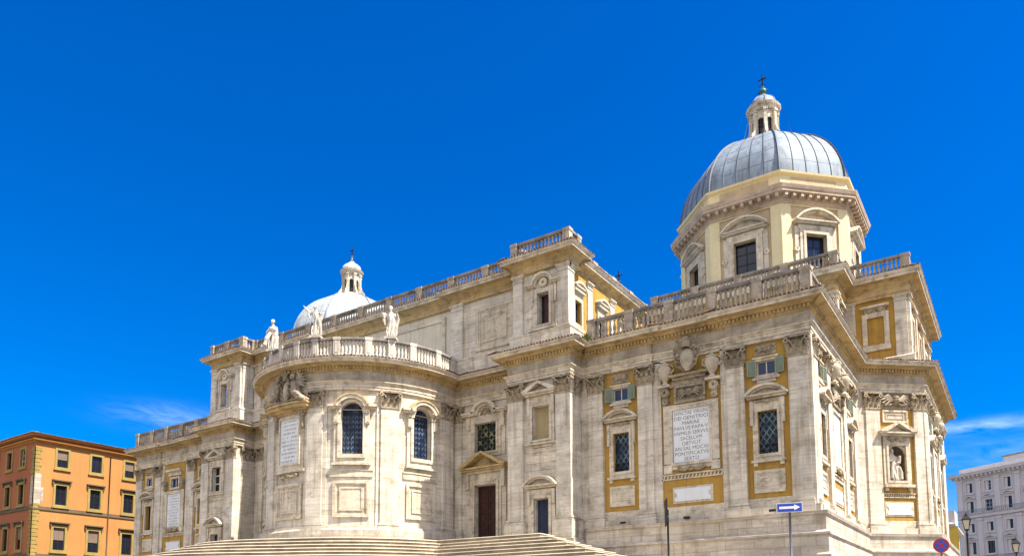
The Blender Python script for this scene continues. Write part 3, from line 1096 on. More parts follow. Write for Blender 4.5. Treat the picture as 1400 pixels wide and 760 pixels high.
def mid_bay(F, c, hb, parent, text=True, rich=True):
    """wide ochre bay with a framed inscription, carved relief, urns and arms"""
    holes = [] if rich else [(c - .75, c + .75, 16.95, 18.15)]
    MB().wall(F, c - hb, c + hb, ZS + .2, ZA + .1, 0.0, holes, .35).build('stucco_field', 'ochre_stucco', parent)
    MB().wall(F, c - hb - .15, c + hb + .15, ZPB - .2, ZS + .21, 0.06).build('wall', 'travertine_plain', parent)
    eared_panel(F, c - 1.45, c + 1.45, 9.66, 10.82, parent)
    db = MB()
    db.box(F, c - hb, c + hb, 11.36, 11.44, 0, .10); db.box(F, c - hb, c + hb, 11.66, 11.76, 0, .14)
    u = c - hb + .1
    while u < c + hb - .1:
        db.prism(F, [(u, 11.445), (u + .12, 11.445), (u + .20, 11.655), (u + .08, 11.655)], 0, .08); u += .26
    db.build('string_course', 'travertine_plain', parent)
    fr = MB()
    fr.ring(F, (c - 1.86, c + 1.86, 12.05, 16.70), .46, 0, .10, .40, .34)
    fr.ring(F, (c - 1.50, c + 1.50, 12.33, 16.46), .16, .10, .19, .2, .16)
    for s in (-1, 1):
        fr.box(F, c + s * 1.72 - .30, c + s * 1.72 + .30, 11.80, 12.40, 0.0, .22)
        fr.box(F, c + s * 1.74 - .26, c + s * 1.74 + .26, 12.5, 16.7, .10, .16)
    tb = fr.build('tablet', 'travertine_plain', parent)
    sl = MB().box(F, c - 1.32, c + 1.32, 12.50, 16.30, 0, .08).build('slab', 'marble', tb)
    if text:
        letters(F, c - 1.28, c + 1.28, 12.52, 16.28, .084, TEXT, tb)
    elif F.N.x < .5:
        absorb(sl, worn_lines(F, c - 1.15, c + 1.15, 12.6, 16.2, .084, 11, tb))
    swag(F, c, 12.05, 1.9, tb, d=.18)
    for s in (-1, 1):
        console(F, c + s * 1.78, 16.72, 17.95, .62, 0, .42, tb)
    if rich:
        rl = MB()
        rl.ring(F, (c - 1.15, c + 1.15, 16.75, 18.0), .16, 0, .22)
        rl.box(F, c - 1.0, c + 1.0, 16.9, 17.85, 0, .06)
        rl.box(F, c - 1.34, c + 1.34, 18.0, 18.40, 0, .16)
        rl.box(F, c - 1.2, c + 1.2, 18.401, 18.60, 0, .34)
        rl.box(F, c - 1.4, c + 1.4, 18.601, 18.76, 0, .55)
        r = rl.build('relief_panel', 'carved_stone', parent)
        angel_head(F, c, 17.40, 1.75, r, d=.12)
        for s in (-1, 1):
            MB().box(F, c + s * 1.78 - .52, c + s * 1.78 + .52, 17.96, 18.10, 0, .62).build('shelf', 'travertine_plain', r)
            urn(F, c + s * 1.72, 18.10, r, 1.70, .56, .36)
        arms(F, c, 18.85, 21.35 if text else 20.3, 1.75 if text else 1.1, parent, .62 if text else .35)
    else:
        w2 = MB().ring(F, (c - .95, c + .95, 16.85, 18.30), .2, 0, .12)
        w2.box(F, c - 1.25, c + 1.25, 18.45, 18.9, 0, .14)
        w2.box(F, c - 1.4, c + 1.4, 18.901, 19.15, 0, .45)
        w2 = w2.build('window', 'travertine_plain', parent)
        glazing(F, c - .75, c + .75, 16.95, 18.15, -.14, 'blue_glass', w2, (1, 0))


def chapel_front(F, lay, parent, text, rich, shut, dark):
    """lay: list of pilaster spans, window-bay centres, the middle bay"""
    for a, b in lay['pil']:
        pilaster(F, a, b, parent=parent)
    for a, b in lay['strip']:
        strip(F, a, b, .10, parent)
    for c, h in lay['win']:
        window_bay(F, c, h, parent, shut, dark)
    c, h = lay['mid']
    mid_bay(F, c, h, parent, text, rich)


LAY = dict(pil=[(22.86, 24.05), (26.9, 28.07), (33.5, 34.67), (37.55, 38.78)], strip=[(22.2, 22.9), (28.0, 28.67), (33.03, 33.52)],
           win=[(25.49, 1.48), (36.1, 1.48)], mid=(30.84, 2.25))
FP = Frame((0, 0), (1, 0), (0, -1))
chapel_front(FP, LAY, BAS, True, True, True, False)
for u in (25.7, 30.5, 36.3):
    MB().box(FP, u - .22, u + .22, 8.50, 8.66, .40, .476).build('vent_slot', 'iron', BAS)
FS = Frame((-0.7, 0), (-1, 0), (0, -1))
chapel_front(FS, LAY, BAS, False, False, False, True)
# flank of the right-hand chapel
strip(FP, 38.7, 39.03, .2, d0=-.5)
FR = Frame((38.8, 0), (0, 1), (1, 0))
LAY2 = dict(pil=[(0.35, 1.5), (4.3, 5.4), (9.75, 10.85), (13.75, 14.95)], strip=[(-.12, .36), (5.35, 5.85), (9.3, 9.8), (14.9, 15.35)], win=[(2.9, 1.45), (12.3, 1.5)], mid=(7.58, 1.85))
chapel_front(FR, LAY2, BAS, False, True, True, False)
# far flank behind the chamfer
FW = Frame((43.38, 19.3), (0, 1), (1, 0))
LAY3 = dict(pil=[(0.35, 1.5), (4.3, 5.4), (9.75, 10.85), (13.75, 14.95)], strip=[(-.2, .36), (5.35, 5.85), (9.3, 9.8), (14.9, 18.7)], win=[(2.9, 1.45), (12.3, 1.5)], mid=(7.58, 1.85))
chapel_front(FW, LAY3, BAS, False, True, True, False)
FL = Frame((-39.3, 0), (0, 1), (-1, 0))
MB().wall(FL, 0, 34, ZL, 20.2).build('wall', 'travertine', BAS)

# chamfered corner with the niche
ca, cb_ = Vector((39.05, 15.4)), Vector((43.6, 19.3))
ct = (cb_ - ca).normalized()
FC = Frame(ca - Vector((ct.y, -ct.x)) * .2, ct, (ct.y, -ct.x))
CL = (cb_ - ca).length
pilaster(FC, 0.75, 1.95, d=.22)
pilaster(FC, 4.9, 6.05, d=.22)
strip(FC, -.05, .8, .1)
niche = (2.60, 4.06, 12.72, 15.55)
MB().wall(FC, 1.9, 4.95, ZS + .2, ZA + .1, 0, [niche], .05).build('stucco_field', 'ochre_stucco', BAS)
MB().wall(FC, 1.5, 5.0, ZPB - .2, ZS + .21, .06).build('wall', 'travertine_plain', BAS)
nb = MB()
uc = (niche[0] + niche[1]) / 2; hw = (niche[1] - niche[0]) / 2
rows = []
for k in range(13):
    a = pi * k / 12
    rows.append([FC.p(uc - hw * cos(a), -.05 - .75 * sin(a), z) for z in (niche[2], niche[3] - hw)])
nb.grid(rows)
for j in range(6):
    b0, b1 = pi / 2 * j / 6, pi / 2 * (j + 1) / 6
    nb.grid([[FC.p(uc - hw * cos(a) * cos(b), -.05 - .75 * sin(a) * cos(b), niche[3] - hw + hw * sin(b)) for b in (b0, b1)] for a in [pi * k / 12 for k in range(13)]])
nb.quad(FC.p(niche[0], 0, niche[2]), FC.p(niche[1], 0, niche[2]), FC.p(niche[1], -.8, niche[2]), FC.p(niche[0], -.8, niche[2]))
nsh = nb; nb = MB()
for s in (0, 1):
    u0 = niche[s]
    pl = [(u0, niche[3] + .01), (u0, niche[3] - hw)] + [(uc - hw * cos(pi / 2 * k / 6) * (1 if s == 0 else -1), niche[3] - hw + hw * sin(pi / 2 * k / 6)) for k in range(1, 7)] + [(uc, niche[3] + .01)]
    nb.prism(FC, pl, -.06, .02)
nb.ring(FC, (2.16, 4.50, 12.35, 15.95), .42, 0, .14, .34, .38)
nb.ring(FC, (2.40, 4.26, 12.52, 15.75), .18, .14, .22, .18, .18)
nb.box(FC, 2.05, 4.60, 12.14, 12.36, 0, .42)
for s in (2.3, 4.35):
    nb.box(FC, s - .12, s + .12, 11.85, 12.14, 0, .25)
nb.box(FC, 2.16, 4.50, 15.951, 16.35, 0, .16)
no = nb.build('niche', 'travertine_plain', BAS)
nsh.build('niche_recess', 'niche_shade_stone', no)
tri_pediment(FC, uc, 1.52, 16.62, .68, 0, .62, no)
swag(FC, uc, 16.10, 1.5, no, d=.16)
sunk_panel(FC, 2.25, 4.45, 17.50, 18.52, BAS, w=.13, d=.12)
sc_ = MB()
sc_.box(FC, 1.95, 4.85, 11.30, 11.36, 0, .10); sc_.box(FC, 1.95, 4.85, 11.60, 11.68, 0, .12)
u = 2.0
while u < 4.7:
    sc_.prism(FC, [(u, 11.362), (u + .1, 11.362), (u + .17, 11.598), (u + .07, 11.598)], 0, .07); u += .2
sc_.build('string_course', 'travertine_plain', BAS)
eared_panel(FC, 2.15, 4.6, 9.80, 10.95, BAS)
MB().box(FC, 1.94, 4.91, 18.62, ZA - .01, 0, .06).build('relief_slab', 'carved_stone', BAS)
angel_head(FC, 3.4, 19.30, 2.3, BAS, d=.12)
swag(FC, 3.4, 19.05, 2.0, BAS, d=.10)

# ------------------------------------------------------------------ tower bays either side of the apse
def tower_bay(F, glazed):
    c = 19.62
    win = (18.91, 20.33, 15.3, 17.9); door = (19.02, 20.22, 7.6, 10.7)
    MB().wall(F, 16.8, 22.1, 6.0, ZA + .2, 0.0, [win, door], .45).build('wall', 'travertine', BAS)
    pilaster(F, 16.63, 18.02, low=True); pilaster(F, 20.98, 22.26, low=True)
    fr = MB()
    fr.ring(F, (18.42, 20.82, 15.02, 18.25), .30, 0, .14, .26, .26)
    fr.ring(F, (18.66, 20.58, 15.14, 18.06), .2, .14, .2, .14, .16)
    for s in (-1, 1):
        fr.box(F, c + s * 1.08 - .13, c + s * 1.08 + .13, 17.2, 18.6, 0, .24)
    fr.box(F, 18.5, 20.74, 18.251, 18.66, 0, .16)
    fr.box(F, 18.2, 21.04, 14.92, 15.02, 0, .26)
    fr.box(F, 18.06, 20.94, 14.35, 14.45, 0, .10)
    w = fr.build('window', 'travertine_plain', BAS)
    if glazed:
        glazing(F, *win, -.35, 'dark_glass', w, (1, 3))
        b = MB()
        for k in (1, 2):
            z = 15.3 + .87 * k
            b.box(F, win[0], win[1], z - .05, z + .05, -.34, -.24)
        b.box(F, c - .05, c + .05, win[2], win[3], -.34, -.25)
        b.build('glazing_bars', 'window_wood', w)
    else:
        MB().box(F, *win, -.4, -.28).build('blind_panel', 'blind_panel', w)
    tri_pediment(F, c, 1.42, 18.98, .60, 0, .60, w)
    sunk_panel(F, 18.75, 20.5, 14.47, 14.88, BAS, w=.08, d=.05)
    bl = MB(); bl.box(F, 18.1, 20.9, 12.95, 13.08, 0, .06); bl.box(F, 18.1, 20.9, 13.5, 14.1, 0, .05)
    bl.build('string_course', 'travertine_plain', BAS)
    df = MB()
    df.ring(F, (18.42, 20.82, 7.6, 11.15), .42, 0, .14, 0, .34)
    df.ring(F, (18.74, 20.50, 7.6, 10.95), .22, .14, .22, 0, .2)
    for s in (-1, 1):
        df.box(F, c + s * 1.1 - .12, c + s * 1.1 + .12, 10.3, 11.4, 0, .28)
    df.box(F, 18.55, 20.7, 11.151, 11.45, 0, .16)
    d = df.build('door', 'travertine_plain', BAS)
    lf = MB(); lf.box(F, *door, -.4, -.30)
    for k in range(2):
        for j in range(3):
            u0 = door[0] + .06 + k * .59; z0 = 7.8 + j * .95
            lf.ring(F, (u0, u0 + .5, z0, z0 + .85), .07, -.30, -.26)
    lf.build('door_leaf', 'blue_door', d)
    seg_pediment(F, c, 1.46, 11.76, .74, 0, .62, d)


FT = Frame((0, -1.72), (1, 0), (0, -1)); FTL = Frame((-1.35, -1.72), (-1, 0), (0, -1))
tower_bay(FT, False)
tower_bay(FTL, True)
for x, y0, y1, sx in ((22.08, -1.72, .1, 1), (16.82, -1.72, .9, -1), (-23.43, -1.72, .1, -1), (-18.17, -1.72, .9, 1)):
    Fr = Frame((x, 0), (0, 1), (sx, 0))
    MB().wall(Fr, y0, y1, 6.0, ZA + .2).build('wall', 'travertine', BAS)
    pilaster(Fr, y0 + .85, y1 - .15, d=.10, low=True)


# ------------------------------------------------------------------ door bays
def door_bay(F, u0, u1, c, sgn):
    win = (c - 1.16, c + 1.16, 15.76, 18.2); door = (c - 1.12, c + 1.12, 7.6, 12.86)
    MB().wall(F, u0, u1, 6.0, ZA + .2, 0, [win, door], .5).build('wall', 'travertine', BAS)
    fr = MB()
    fr.ring(F, (c - 1.55, c + 1.55, 15.30, 18.62), .40, 0, .14, .36, .36)
    fr.ring(F, (c - 1.30, c + 1.30, 15.52, 18.40), .2, .14, .22, .2, .2)
    for s in (-1, 1):
        fr.box(F, c + s * 1.78 - .2, c + s * 1.78 + .2, 15.30, 18.9, 0, .10)
        fr.box(F, c + s * 1.78 - .18, c + s * 1.78 + .18, 17.7, 18.9, .1, .30)
        fr.box(F, c + s * 1.75 - .62, c + s * 1.75 + .62, 18.9, 19.05, 0, .42)
        fr.box(F, c + s * 1.75 - .68, c + s * 1.75 + .68, 19.051, 19.2, 0, .55)
    fr.box(F, c - 1.6, c + 1.6, 18.621, 18.9, 0, .12)
    fr.arc(F, c, 18.92, 1.02, 1.30, 0, 180, 0, .55, 16, .92)
    fr.arc(F, c, 18.92, .82, 1.0, 0, 180, 0, .30, 16, .92)
    n = 12
    fr.prism(F, [(c + .9 * cos(pi * k / n), 18.92 + .82 * sin(pi * k / n)) for k in range(n + 1)], -.02, .06)
    w = fr.build('window', 'travertine_plain', BAS)
    MB().box(F, *win, -.36, -.30).build('pane', 'gold_glass', w)
    g = MB()
    for k in range(1, 4):
        u = win[0] + 2.32 * k / 4
        g.box(F, u - .03, u + .03, win[2], win[3], -.295, -.24)
    g.box(F, win[0], win[1], 16.9, 16.97, -.295, -.24)
    g.build('glazing_bars', 'iron', w)
    sh = MB()
    for k in range(7):
        a = pi * k / 6
        sh.tube([F.p(c, .05, 18.95), F.p(c + .5 * cos(a), .16, 18.97 + .48 * sin(a))], [.05, .11], 6)
    sh.ball(F.p(c, .18, 19.05), .15, 8, 5)
    sh.build('shell_carving', 'carved_stone', w)
    df = MB()
    df.ring(F, (c - 1.62, c + 1.62, 7.6, 13.4), .50, 0, .16, 0, .46)
    df.ring(F, (c - 1.36, c + 1.36, 7.6, 13.16), .24, .16, .26, 0, .26)
    for s in (-1, 1):
        df.box(F, c + s * 1.86 - .2, c + s * 1.86 + .2, 7.6, 13.9, 0, .12)
        df.box(F, c + s * 1.86 - .18, c + s * 1.86 + .18, 12.6, 13.9, .12, .36)
    df.box(F, c - 1.66, c + 1.66, 13.401, 13.9, 0, .14)
    df.box(F, c - 2.1, c + 2.1, 13.901, 14.06, 0, .40)
    d = df.build('door', 'travertine_plain', BAS)
    tri_pediment(F, c, 2.36, 14.34, 1.12, 0, .85, d, 'cornice_bounce_stone')
    lf = MB(); lf.box(F, *door, -.45, -.36)
    for k in range(2):
        for j in range(5):
            a = door[0] + .1 + k * 1.08; z0 = 7.85 + j * .98
            lf.ring(F, (a, a + .95, z0, z0 + .86), .10, -.36, -.30)
            lf.box(F, a + .22, a + .73, z0 + .22, z0 + .64, -.36, -.32)
    lf.build('door_leaf', 'red_door', d)


FD = Frame((0, .8), (1, 0), (0, -1))
door_bay(FD, 9.0, 16.9, 12.57, 1)
door_bay(FD, -18.2, -7.9, -13.2, -1)
pilaster(FD, 9.0, 10.05, d=.2, low=True)
pilaster(FD, 15.6, 16.5, d=.2, low=True)
pilaster(FD, -9.4, -8.2, d=.2, low=True); pilaster(FD, -17.6, -16.6, d=.2, low=True)

# ------------------------------------------------------------------ apse
FA = CylFrame(AC, AR)
D = lambda t: AR * R(t)
wins = [37, 75, -37, -75]
holes = [(D(t) - .86, D(t) + .86, 14.72, 18.90) for t in wins]
MB().wall(FA, D(-101), D(101), 6.0, ZA + .2, 0, holes, .55).build('apse_wall', 'travertine', BAS)
for t in (17.3, 56.4, -17.3, -56.4, 94, -94):
    w = .72 if abs(t) > 50 else .68
    st = MB().box(FA, D(t) - w - .32, D(t) + w + .32, ZPB, ZA + .1, -.05, .10).build('stone_strip', 'travertine', BAS)
    pilaster(FA, D(t) - w, D(t) + w, d=.24)
for t in wins:
    c = D(t); G = FA
    fr = MB()
    fr.ring(G, (c - 1.40, c + 1.40, 14.02, 18.30), .42, 0, .14, .48, .001)
    fr.ring(G, (c - 1.08, c + 1.08, 14.42, 18.30), .22, .14, .24, .3, .001)
    fr.box(G, c - 1.50, c + 1.50, 13.86, 14.02, 0, .30)
    fr.arc(G.flat(c), c, 18.04, .86, 1.10, 0, 180, -.02, .26, 16)
    for s in (-1, 1):
        # spandrels that round the head of the opening
        pl = [(c + s * .87, 18.92), (c + s * .87, 18.04)] + [(c + s * .86 * cos(pi / 2 * k / 8), 18.04 + .86 * sin(pi / 2 * k / 8)) for k in range(9)] + [(c, 18.92)]
        fr.prism(G.flat(c), pl, -.3, .012)
        fr.box(G, c + s * 1.20 - .17, c + s * 1.20 + .17, 17.2, 18.36, .14, .34)
        fr.box(G, c + s * 1.33 - .48, c + s * 1.33 + .48, 18.36, 18.54, 0, .40)
        fr.box(G, c + s * 1.33 - .54, c + s * 1.33 + .54, 18.541, 18.72, 0, .52)
    fr.arc(G.flat(c), c, 18.06, 1.12, 1.38, 22, 158, 0, .54, 16)
    w = fr.build('window', 'travertine_plain', BAS)
    hd = MB()
    hd.arc(G.flat(c), c, 18.06, 1.385, 1.50, 24, 156, 0, .62, 16)
    hd.build('hood_mould', 'cornice_bounce_stone', w)
    MB().box(G, c - .88, c + .88, 14.7, 18.95, -.40, -.34).build('pane', 'zigzag_glass', w)
    gr = MB()
    for k in range(1, 5):
        u = c - .86 + 1.72 * k / 5
        gr.box(G, u - .018, u + .018, 14.72, 18.85, -.335, -.30)
    gr.build('glazing_bars', 'iron', w)
    for s in (-1, 1):
        console(FA, c + s * 1.22, 17.1, 18.3, .30, .14, .42, w)
    sb = MB()
    sb.box(G, c - 1.7, c + 1.7, 13.42, 13.54, 0, .12); sb.box(G, c - 1.7, c + 1.7, 13.05, 13.42, 0, .06); sb.box(G, c - 1.7, c + 1.7, 12.92, 13.05, 0, .10)
    sb.build('string_course', 'travertine_plain', BAS)
    sunk_panel(FA, c - 1.42, c + 1.42, 9.70, 12.60, BAS, w=.22, d=.16)
# central bay of the apse: inscription tablet, hood and angels
c = 0.0
sunk_panel(FA, -1.5, 1.5, 9.70, 12.60, BAS, w=.22, d=.16)
tb = MB()
tb.ring(FA, (-1.62, 1.62, 13.72, 18.3), .42, 0, .16, .46, .3)
tb.ring(FA, (-1.26, 1.26, 14.1, 18.1), .14, .16, .24, .14, .14)
tb.box(FA, -1.8, 1.8, 13.5, 13.72, 0, .3)
tb = tb.build('tablet', 'travertine_plain', BAS)
sl = MB().box(FA, -1.15, 1.15, 14.2, 18.0, 0, .12).build('slab', 'marble', tb)
absorb(sl, worn_lines(FA, -1.0, 1.0, 14.3, 17.9, .124, 11, tb))
swag(FA, 0, 13.2, 2.2, tb, d=.18)
for s in (-1, 1):
    console(FA, s * 1.52, 17.0, 18.4, .42, .1, .50, tb)
hd = MB()
hd.box(FA, -2.05, 2.05, 18.46, 18.66, 0, .55); hd.box(FA, -2.25, 2.25, 18.661, 18.90, 0, .85); hd.box(FA, -1.9, 1.9, 18.3, 18.46, 0, .35)
hd.box(FA, -2.35, 2.35, 18.901, 19.05, 0, 1.0)
hd.build('hood_mould', 'cornice_bounce_stone', tb)
rg = MB()
Fg = FA.flat(0)
for s in (-1, 1):
    P = lambda u, d, z: Fg.p(s * u, d, z)
    # reclining angel: body, legs, arm, head, wings
    rg.tube([P(.9, .55, 20.75), P(1.15, .60, 20.3), P(1.45, .62, 19.75), P(1.9, .55, 19.35), P(2.55, .35, 19.1)], [.26, .34, .36, .28, .12], 10)
    rg.tube([P(1.35, .75, 19.8), P(1.7, .85, 19.65), P(2.2, .75, 19.2), P(2.35, .65, 18.98)], [.24, .22, .16, .08], 8)
    rg.tube([P(.88, .66, 20.72), P(.62, .80, 20.55), P(.45, .80, 20.85)], [.14, .11, .09], 7)
    rg.tube([P(1.1, .66, 20.7), P(1.45, .82, 20.4), P(1.6, .85, 20.05)], [.14, .12, .08], 7)
    rg.ball(P(.86, .66, 21.18), (.2, .2, .25), 10, 8)
    rg.ball(P(.86, .60, 21.28), (.22, .22, .2), 10, 6)
    for j in range(6):
        a = R(72 - 17 * j)
        L = 1.15 - .07 * j
        rg.tube([P(1.05, .38, 20.7), P(1.12 + .55 * L * cos(a), .42, 20.65 + .75 * L * sin(a)), P(1.12 + L * 1.12 * cos(a), .25, 20.5 + L * 1.05 * sin(a))], [.09, .16, .05], 6)
    for j in range(7):
        rg.tube([P(.85 + .08 * j, .62 + .05 * (j % 2), 20.6 - .12 * j), P(1.02 + .17 * j, .92 + .06 * (j % 2), 20.05 - .16 * j), P(1.0 + .26 * j, .78, 19.2)], [.03, .055, .03], 5)
        rg.tube([P(.35 + .16 * j, .55, 19.08), P(.4 + .16 * j, .86, 19.2), P(.42 + .17 * j, .72, 19.42)], [.07, .08, .04], 5)
    for j in range(5):
        rg.tube([P(1.2 + .12 * j, .86, 20.1 - .1 * j), P(1.45 + .18 * j, .92, 19.55 - .08 * j), P(1.6 + .2 * j, .72, 19.08)], [.05, .07, .05], 5)
ro_ = rg.build('angel_group', 'carved_stone', BAS)
sculpt(ro_, .04, 1)
arms(FA, 0, 19.15, 21.95, 1.05, ro_, .55)

# ------------------------------------------------------------------ upper nave wall and its corner towers
UP = [(-23.85, 30), (-23.85, -.95), (-18.5, -.95), (-18.5, .6), (-9.9, .6), (-9.9, .95), (8.75, .95), (8.75, .6), (16.45, .6), (16.45, -.95), (21.7, -.95), (21.7, .75), (20.95, .75), (20.95, 34)]
UENT = [(-.4, 29.15), (0, 29.15), (.07, 29.2), (.07, 29.36), (0, 29.42), (0, 29.70), (.1, 29.76), (.1, 29.86), (.2, 29.92), (.28, 30.02), (.74, 30.05), (.74, 30.2), (.82, 30.24), (.92, 30.38), (.92, 30.41), (-.5, 30.5)]
for a, b in ((0, 3), (3, 8), (8, 9), (9, 11), (11, 13)):
    c_ = sweep(MB(), UP, UENT[:11], a, b).build('cornice', 'cornice_bounce_stone', BAS)
    sweep(MB(), UP, UENT[10:], a, b).build('corona', 'travertine_plain', c_)
    tile_edge(UP, 30.43, .90, c_, a, b)
UB = [(-.3, 22.3), (.18, 22.3), (.18, 23.9), (.24, 24.0), (.24, 24.12), (.05, 24.22), (-.3, 24.22)]
sweep(MB(), UP, UB).build('plinth', 'travertine', BAS)


def plain_cap(mb, F, u0, u1, d, z):
    mb.box(F, u0 - .05, u1 + .05, z - .52, z - .44, -.1, d + .05)
    mb.box(F, u0 - .06, u1 + .06, z - .22, z - .11, -.1, d + .08)
    mb.box(F, u0 - .13, u1 + .13, z - .109, z, -.1, d + .15)


def upper_pilaster(F, u0, u1, d=.2, z0=24.2, z1=29.16):
    mb = MB()
    mb.box(F, u0, u1, z0, z1 - .5, -.1, d)
    mb.box(F, u0 + .001, u1 - .001, z1 - .5, z1, -.1, d - .002)
    plain_cap(mb, F, u0, u1, d, z1)
    mb.box(F, u0 - .12, u1 + .12, 22.4, 24.02, -.1, d + .16)
    mb.box(F, u0 - .2, u1 + .2, 24.021, 24.15, -.1, d + .26)
    mb.box(F, u0 - .07, u1 + .07, 24.151, 24.35, -.1, d + .08)
    return mb.build('pilaster', 'travertine', BAS)


def tower_window(F, c, glass, wood=True):
    win = (c - .52, c + .52, 24.75, 27.3)
    fr = MB()
    fr.ring(F, (c - .95, c + .95, 24.5, 27.72), .32, 0, .12, .22, .3)
    fr.ring(F, (c - .74, c + .74, 24.62, 27.5), .2, .12, .2, .12, .18)
    for s in (-1, 1):
        fr.box(F, c + s * 1.05 - .14, c + s * 1.05 + .14, 26.4, 27.9, 0, .12)
        fr.box(F, c + s * 1.22 - .36, c + s * 1.22 + .36, 27.9, 28.02, 0, .34)
        fr.box(F, c + s * 1.22 - .40, c + s * 1.22 + .40, 28.021, 28.15, 0, .46)
    fr.box(F, c - 1.3, c + 1.3, 24.26, 24.5, 0, .34)
    fr.arc(F, c, 27.9, .84, 1.02, 10, 170, 0, .48, 14)
    fr.arc(F, c, 27.9, .70, .83, 0, 180, 0, .26, 14)
    fr.arc(F, c, 28.15, .12, .38, 0, 360, 0, .2, 14)
    w = fr.build('window', 'travertine_plain', BAS)
    if glass == 'open':
        pass
    elif glass:
        glazing(F, *win, -.45, glass, w, (1, 2))
    else:
        MB().box(F, *win, -.55, -.5).build('pane', 'dark_glass', w)
        s = MB(); s.box(F, c - .2, c + .50, 24.75, 27.28, -.42, -.37)
        for k in range(4):
            s.box(F, c - .1, c + .42, 24.9 + k * .6, 25.36 + k * .6, -.37, -.35)
        s.build('inner_shutter', 'red_door', w)
    return win


def up_tower(F, glass):
    upper_pilaster(F, 16.5, 17.42); upper_pilaster(F, 20.68, 21.64)
    win = tower_window(F, 19.32, glass)
    MB().wall(F, 16.6, 21.55, 22.3, 29.3, 0, [win], .5).build('wall', 'travertine', BAS)
    ap = MB()
    ap.box(F, 18.0, 20.64, 23.0, 24.0, 0, .10)
    ap.build('apron', 'travertine', BAS)


FTU = Frame((0, -.75), (1, 0), (0, -1)); FTUL = Frame((-2.2, -.75), (-1, 0), (0, -1))
up_tower(FTU, None); up_tower(FTUL, 'open')
FNV = Frame((0, .8), (1, 0), (0, -1))
MB().wall(FNV, 8.6, 16.6, 22.3, 29.3).build('wall', 'travertine', BAS)
MB().wall(FNV, -18.6, -9.6, 22.3, 29.3).build('wall', 'travertine', BAS)
upper_pilaster(FNV, 8.84, 10.12); upper_pilaster(FNV, -11.3, -10.02); upper_pilaster(FNV, -18.3, -17.2)
sunk_panel(FNV, 11.5, 15.42, 24.55, 28.35, BAS, w=.3, d=.14)
sunk_panel(FNV, -16.6, -12.4, 24.55, 28.35, BAS, w=.3, d=.14)
FNC = Frame((0, 1.15), (1, 0), (0, -1))
MB().wall(FNC, -10.0, 8.9, 22.3, 29.3).build('wall', 'nave_plaster', BAS)
ar = MB()
ar.arc(FNC, -.6, 16.95, 10.3, 10.9, 31, 149, 0, .16, 40)
ar.build('blind_arch', 'travertine_plain', BAS)
MB().prism(FNC, [(-.6 + 10.2 * cos(R(a)), 16.95 + 10.2 * sin(R(a))) for a in range(35, 146, 5)], -.05, .03).build('lunette', 'lunette_plaster', BAS)
MB().ring(FNC, (-9.2, 7.85, 22.4, 28.65), .35, 0, .12).build('panel', 'travertine_plain', BAS)
# right flank of the upper storey
FUR = Frame((21.12, 0), (0, 1), (1, 0))
wl = []
for k in range(5):
    c = 1.35 + 4.1 * k
    win = (c - .5, c + .5, 25.0, 26.9); wl.append(win)
    fr = MB()
    fr.ring(FUR, (c - .8, c + .8, 24.75, 27.2), .28, 0, .14)
    fr.box(FUR, c - .9, c + .9, 27.6, 27.9, 0, .35); fr.box(FUR, c - .8, c + .8, 27.2, 27.6, 0, .12)
    fr.box(FUR, c - .95, c + .95, 24.55, 24.75, 0, .22)
    w = fr.build('window', 'pale_carving', BAS)
    glazing(FUR, *win, -.3, 'dark_glass', w, (1, 2))
    seg_pediment(FUR, c, .98, 28.0, .42, 0, .45, w)
    upper_pilaster(FUR, c + 1.65, c + 2.45, d=.12)
MB().wall(FUR, -.75, 33, 22.3, 29.3, 0, wl, .4).build('stucco_field', 'ochre_stucco', BAS)
upper_pilaster(FUR, -.72, .05, d=.5)
FUL = Frame((-18.75, 0), (0, 1), (1, 0))
MB().wall(FUL, -.75, 1.0, 22.3, 29.3).build('wall', 'travertine', BAS)
upper_pilaster(FUL, -.73, -.2, d=.22); upper_pilaster(FUL, .25, .75, d=.1)
for x, sx in ((16.65, -1), (-23.5, -1)):
    Fq = Frame((x, 0), (0, 1), (sx, 0)); MB().wall(Fq, -.75, 1.0 if x > 0 else 30, 22.3, 29.3, 0, [] if x > 0 else [(.0, 2.2, 23.2, 29.0)], .3).build('wall', 'travertine', BAS)

# ------------------------------------------------------------------ attic storey of the right-hand chapel
AP = [(21.9, 40), (21.9, 15.1), (38.0, 15.1), (38.0, 18.9), (42.9, 18.9), (42.9, 36), (38.0, 36), (38.0, 40)]
AENT = [(-.4, 28.6), (0, 28.6), (0, 28.85), (.06, 28.88), (.06, 29.15), (.14, 29.25), (0, 29.3), (0, 29.62), (.1, 29.68), (.2, 29.78), (.3, 29.9), (.8, 29.93), (.8, 30.12), (.9, 30.2), (1.0, 30.38), (1.0, 30.42), (-.5, 30.52)]
c_ = sweep(MB(), AP, AENT[:12]).build('cornice', 'cornice_bounce_stone', BAS)
sweep(MB(), AP, AENT[11:]).build('corona', 'travertine_plain', c_)
tile_edge(AP, 30.44, .98, c_)
sweep(MB(), AP, [(-.3, 22.3), (.2, 22.3), (.2, 23.3), (.1, 23.4), (-.3, 23.4)]).build('plinth', 'travertine', BAS)
MB().quad(Vector((21.9, 15.2, 30.45)), Vector((38, 15.2, 30.45)), Vector((38, 40, 30.45)), Vector((21.9, 40, 30.45))).quad(Vector((38, 19, 30.45)), Vector((42.8, 19, 30.45)), Vector((42.8, 36, 30.45)), Vector((38, 36, 30.45))).build('roof', 'lead', BAS)


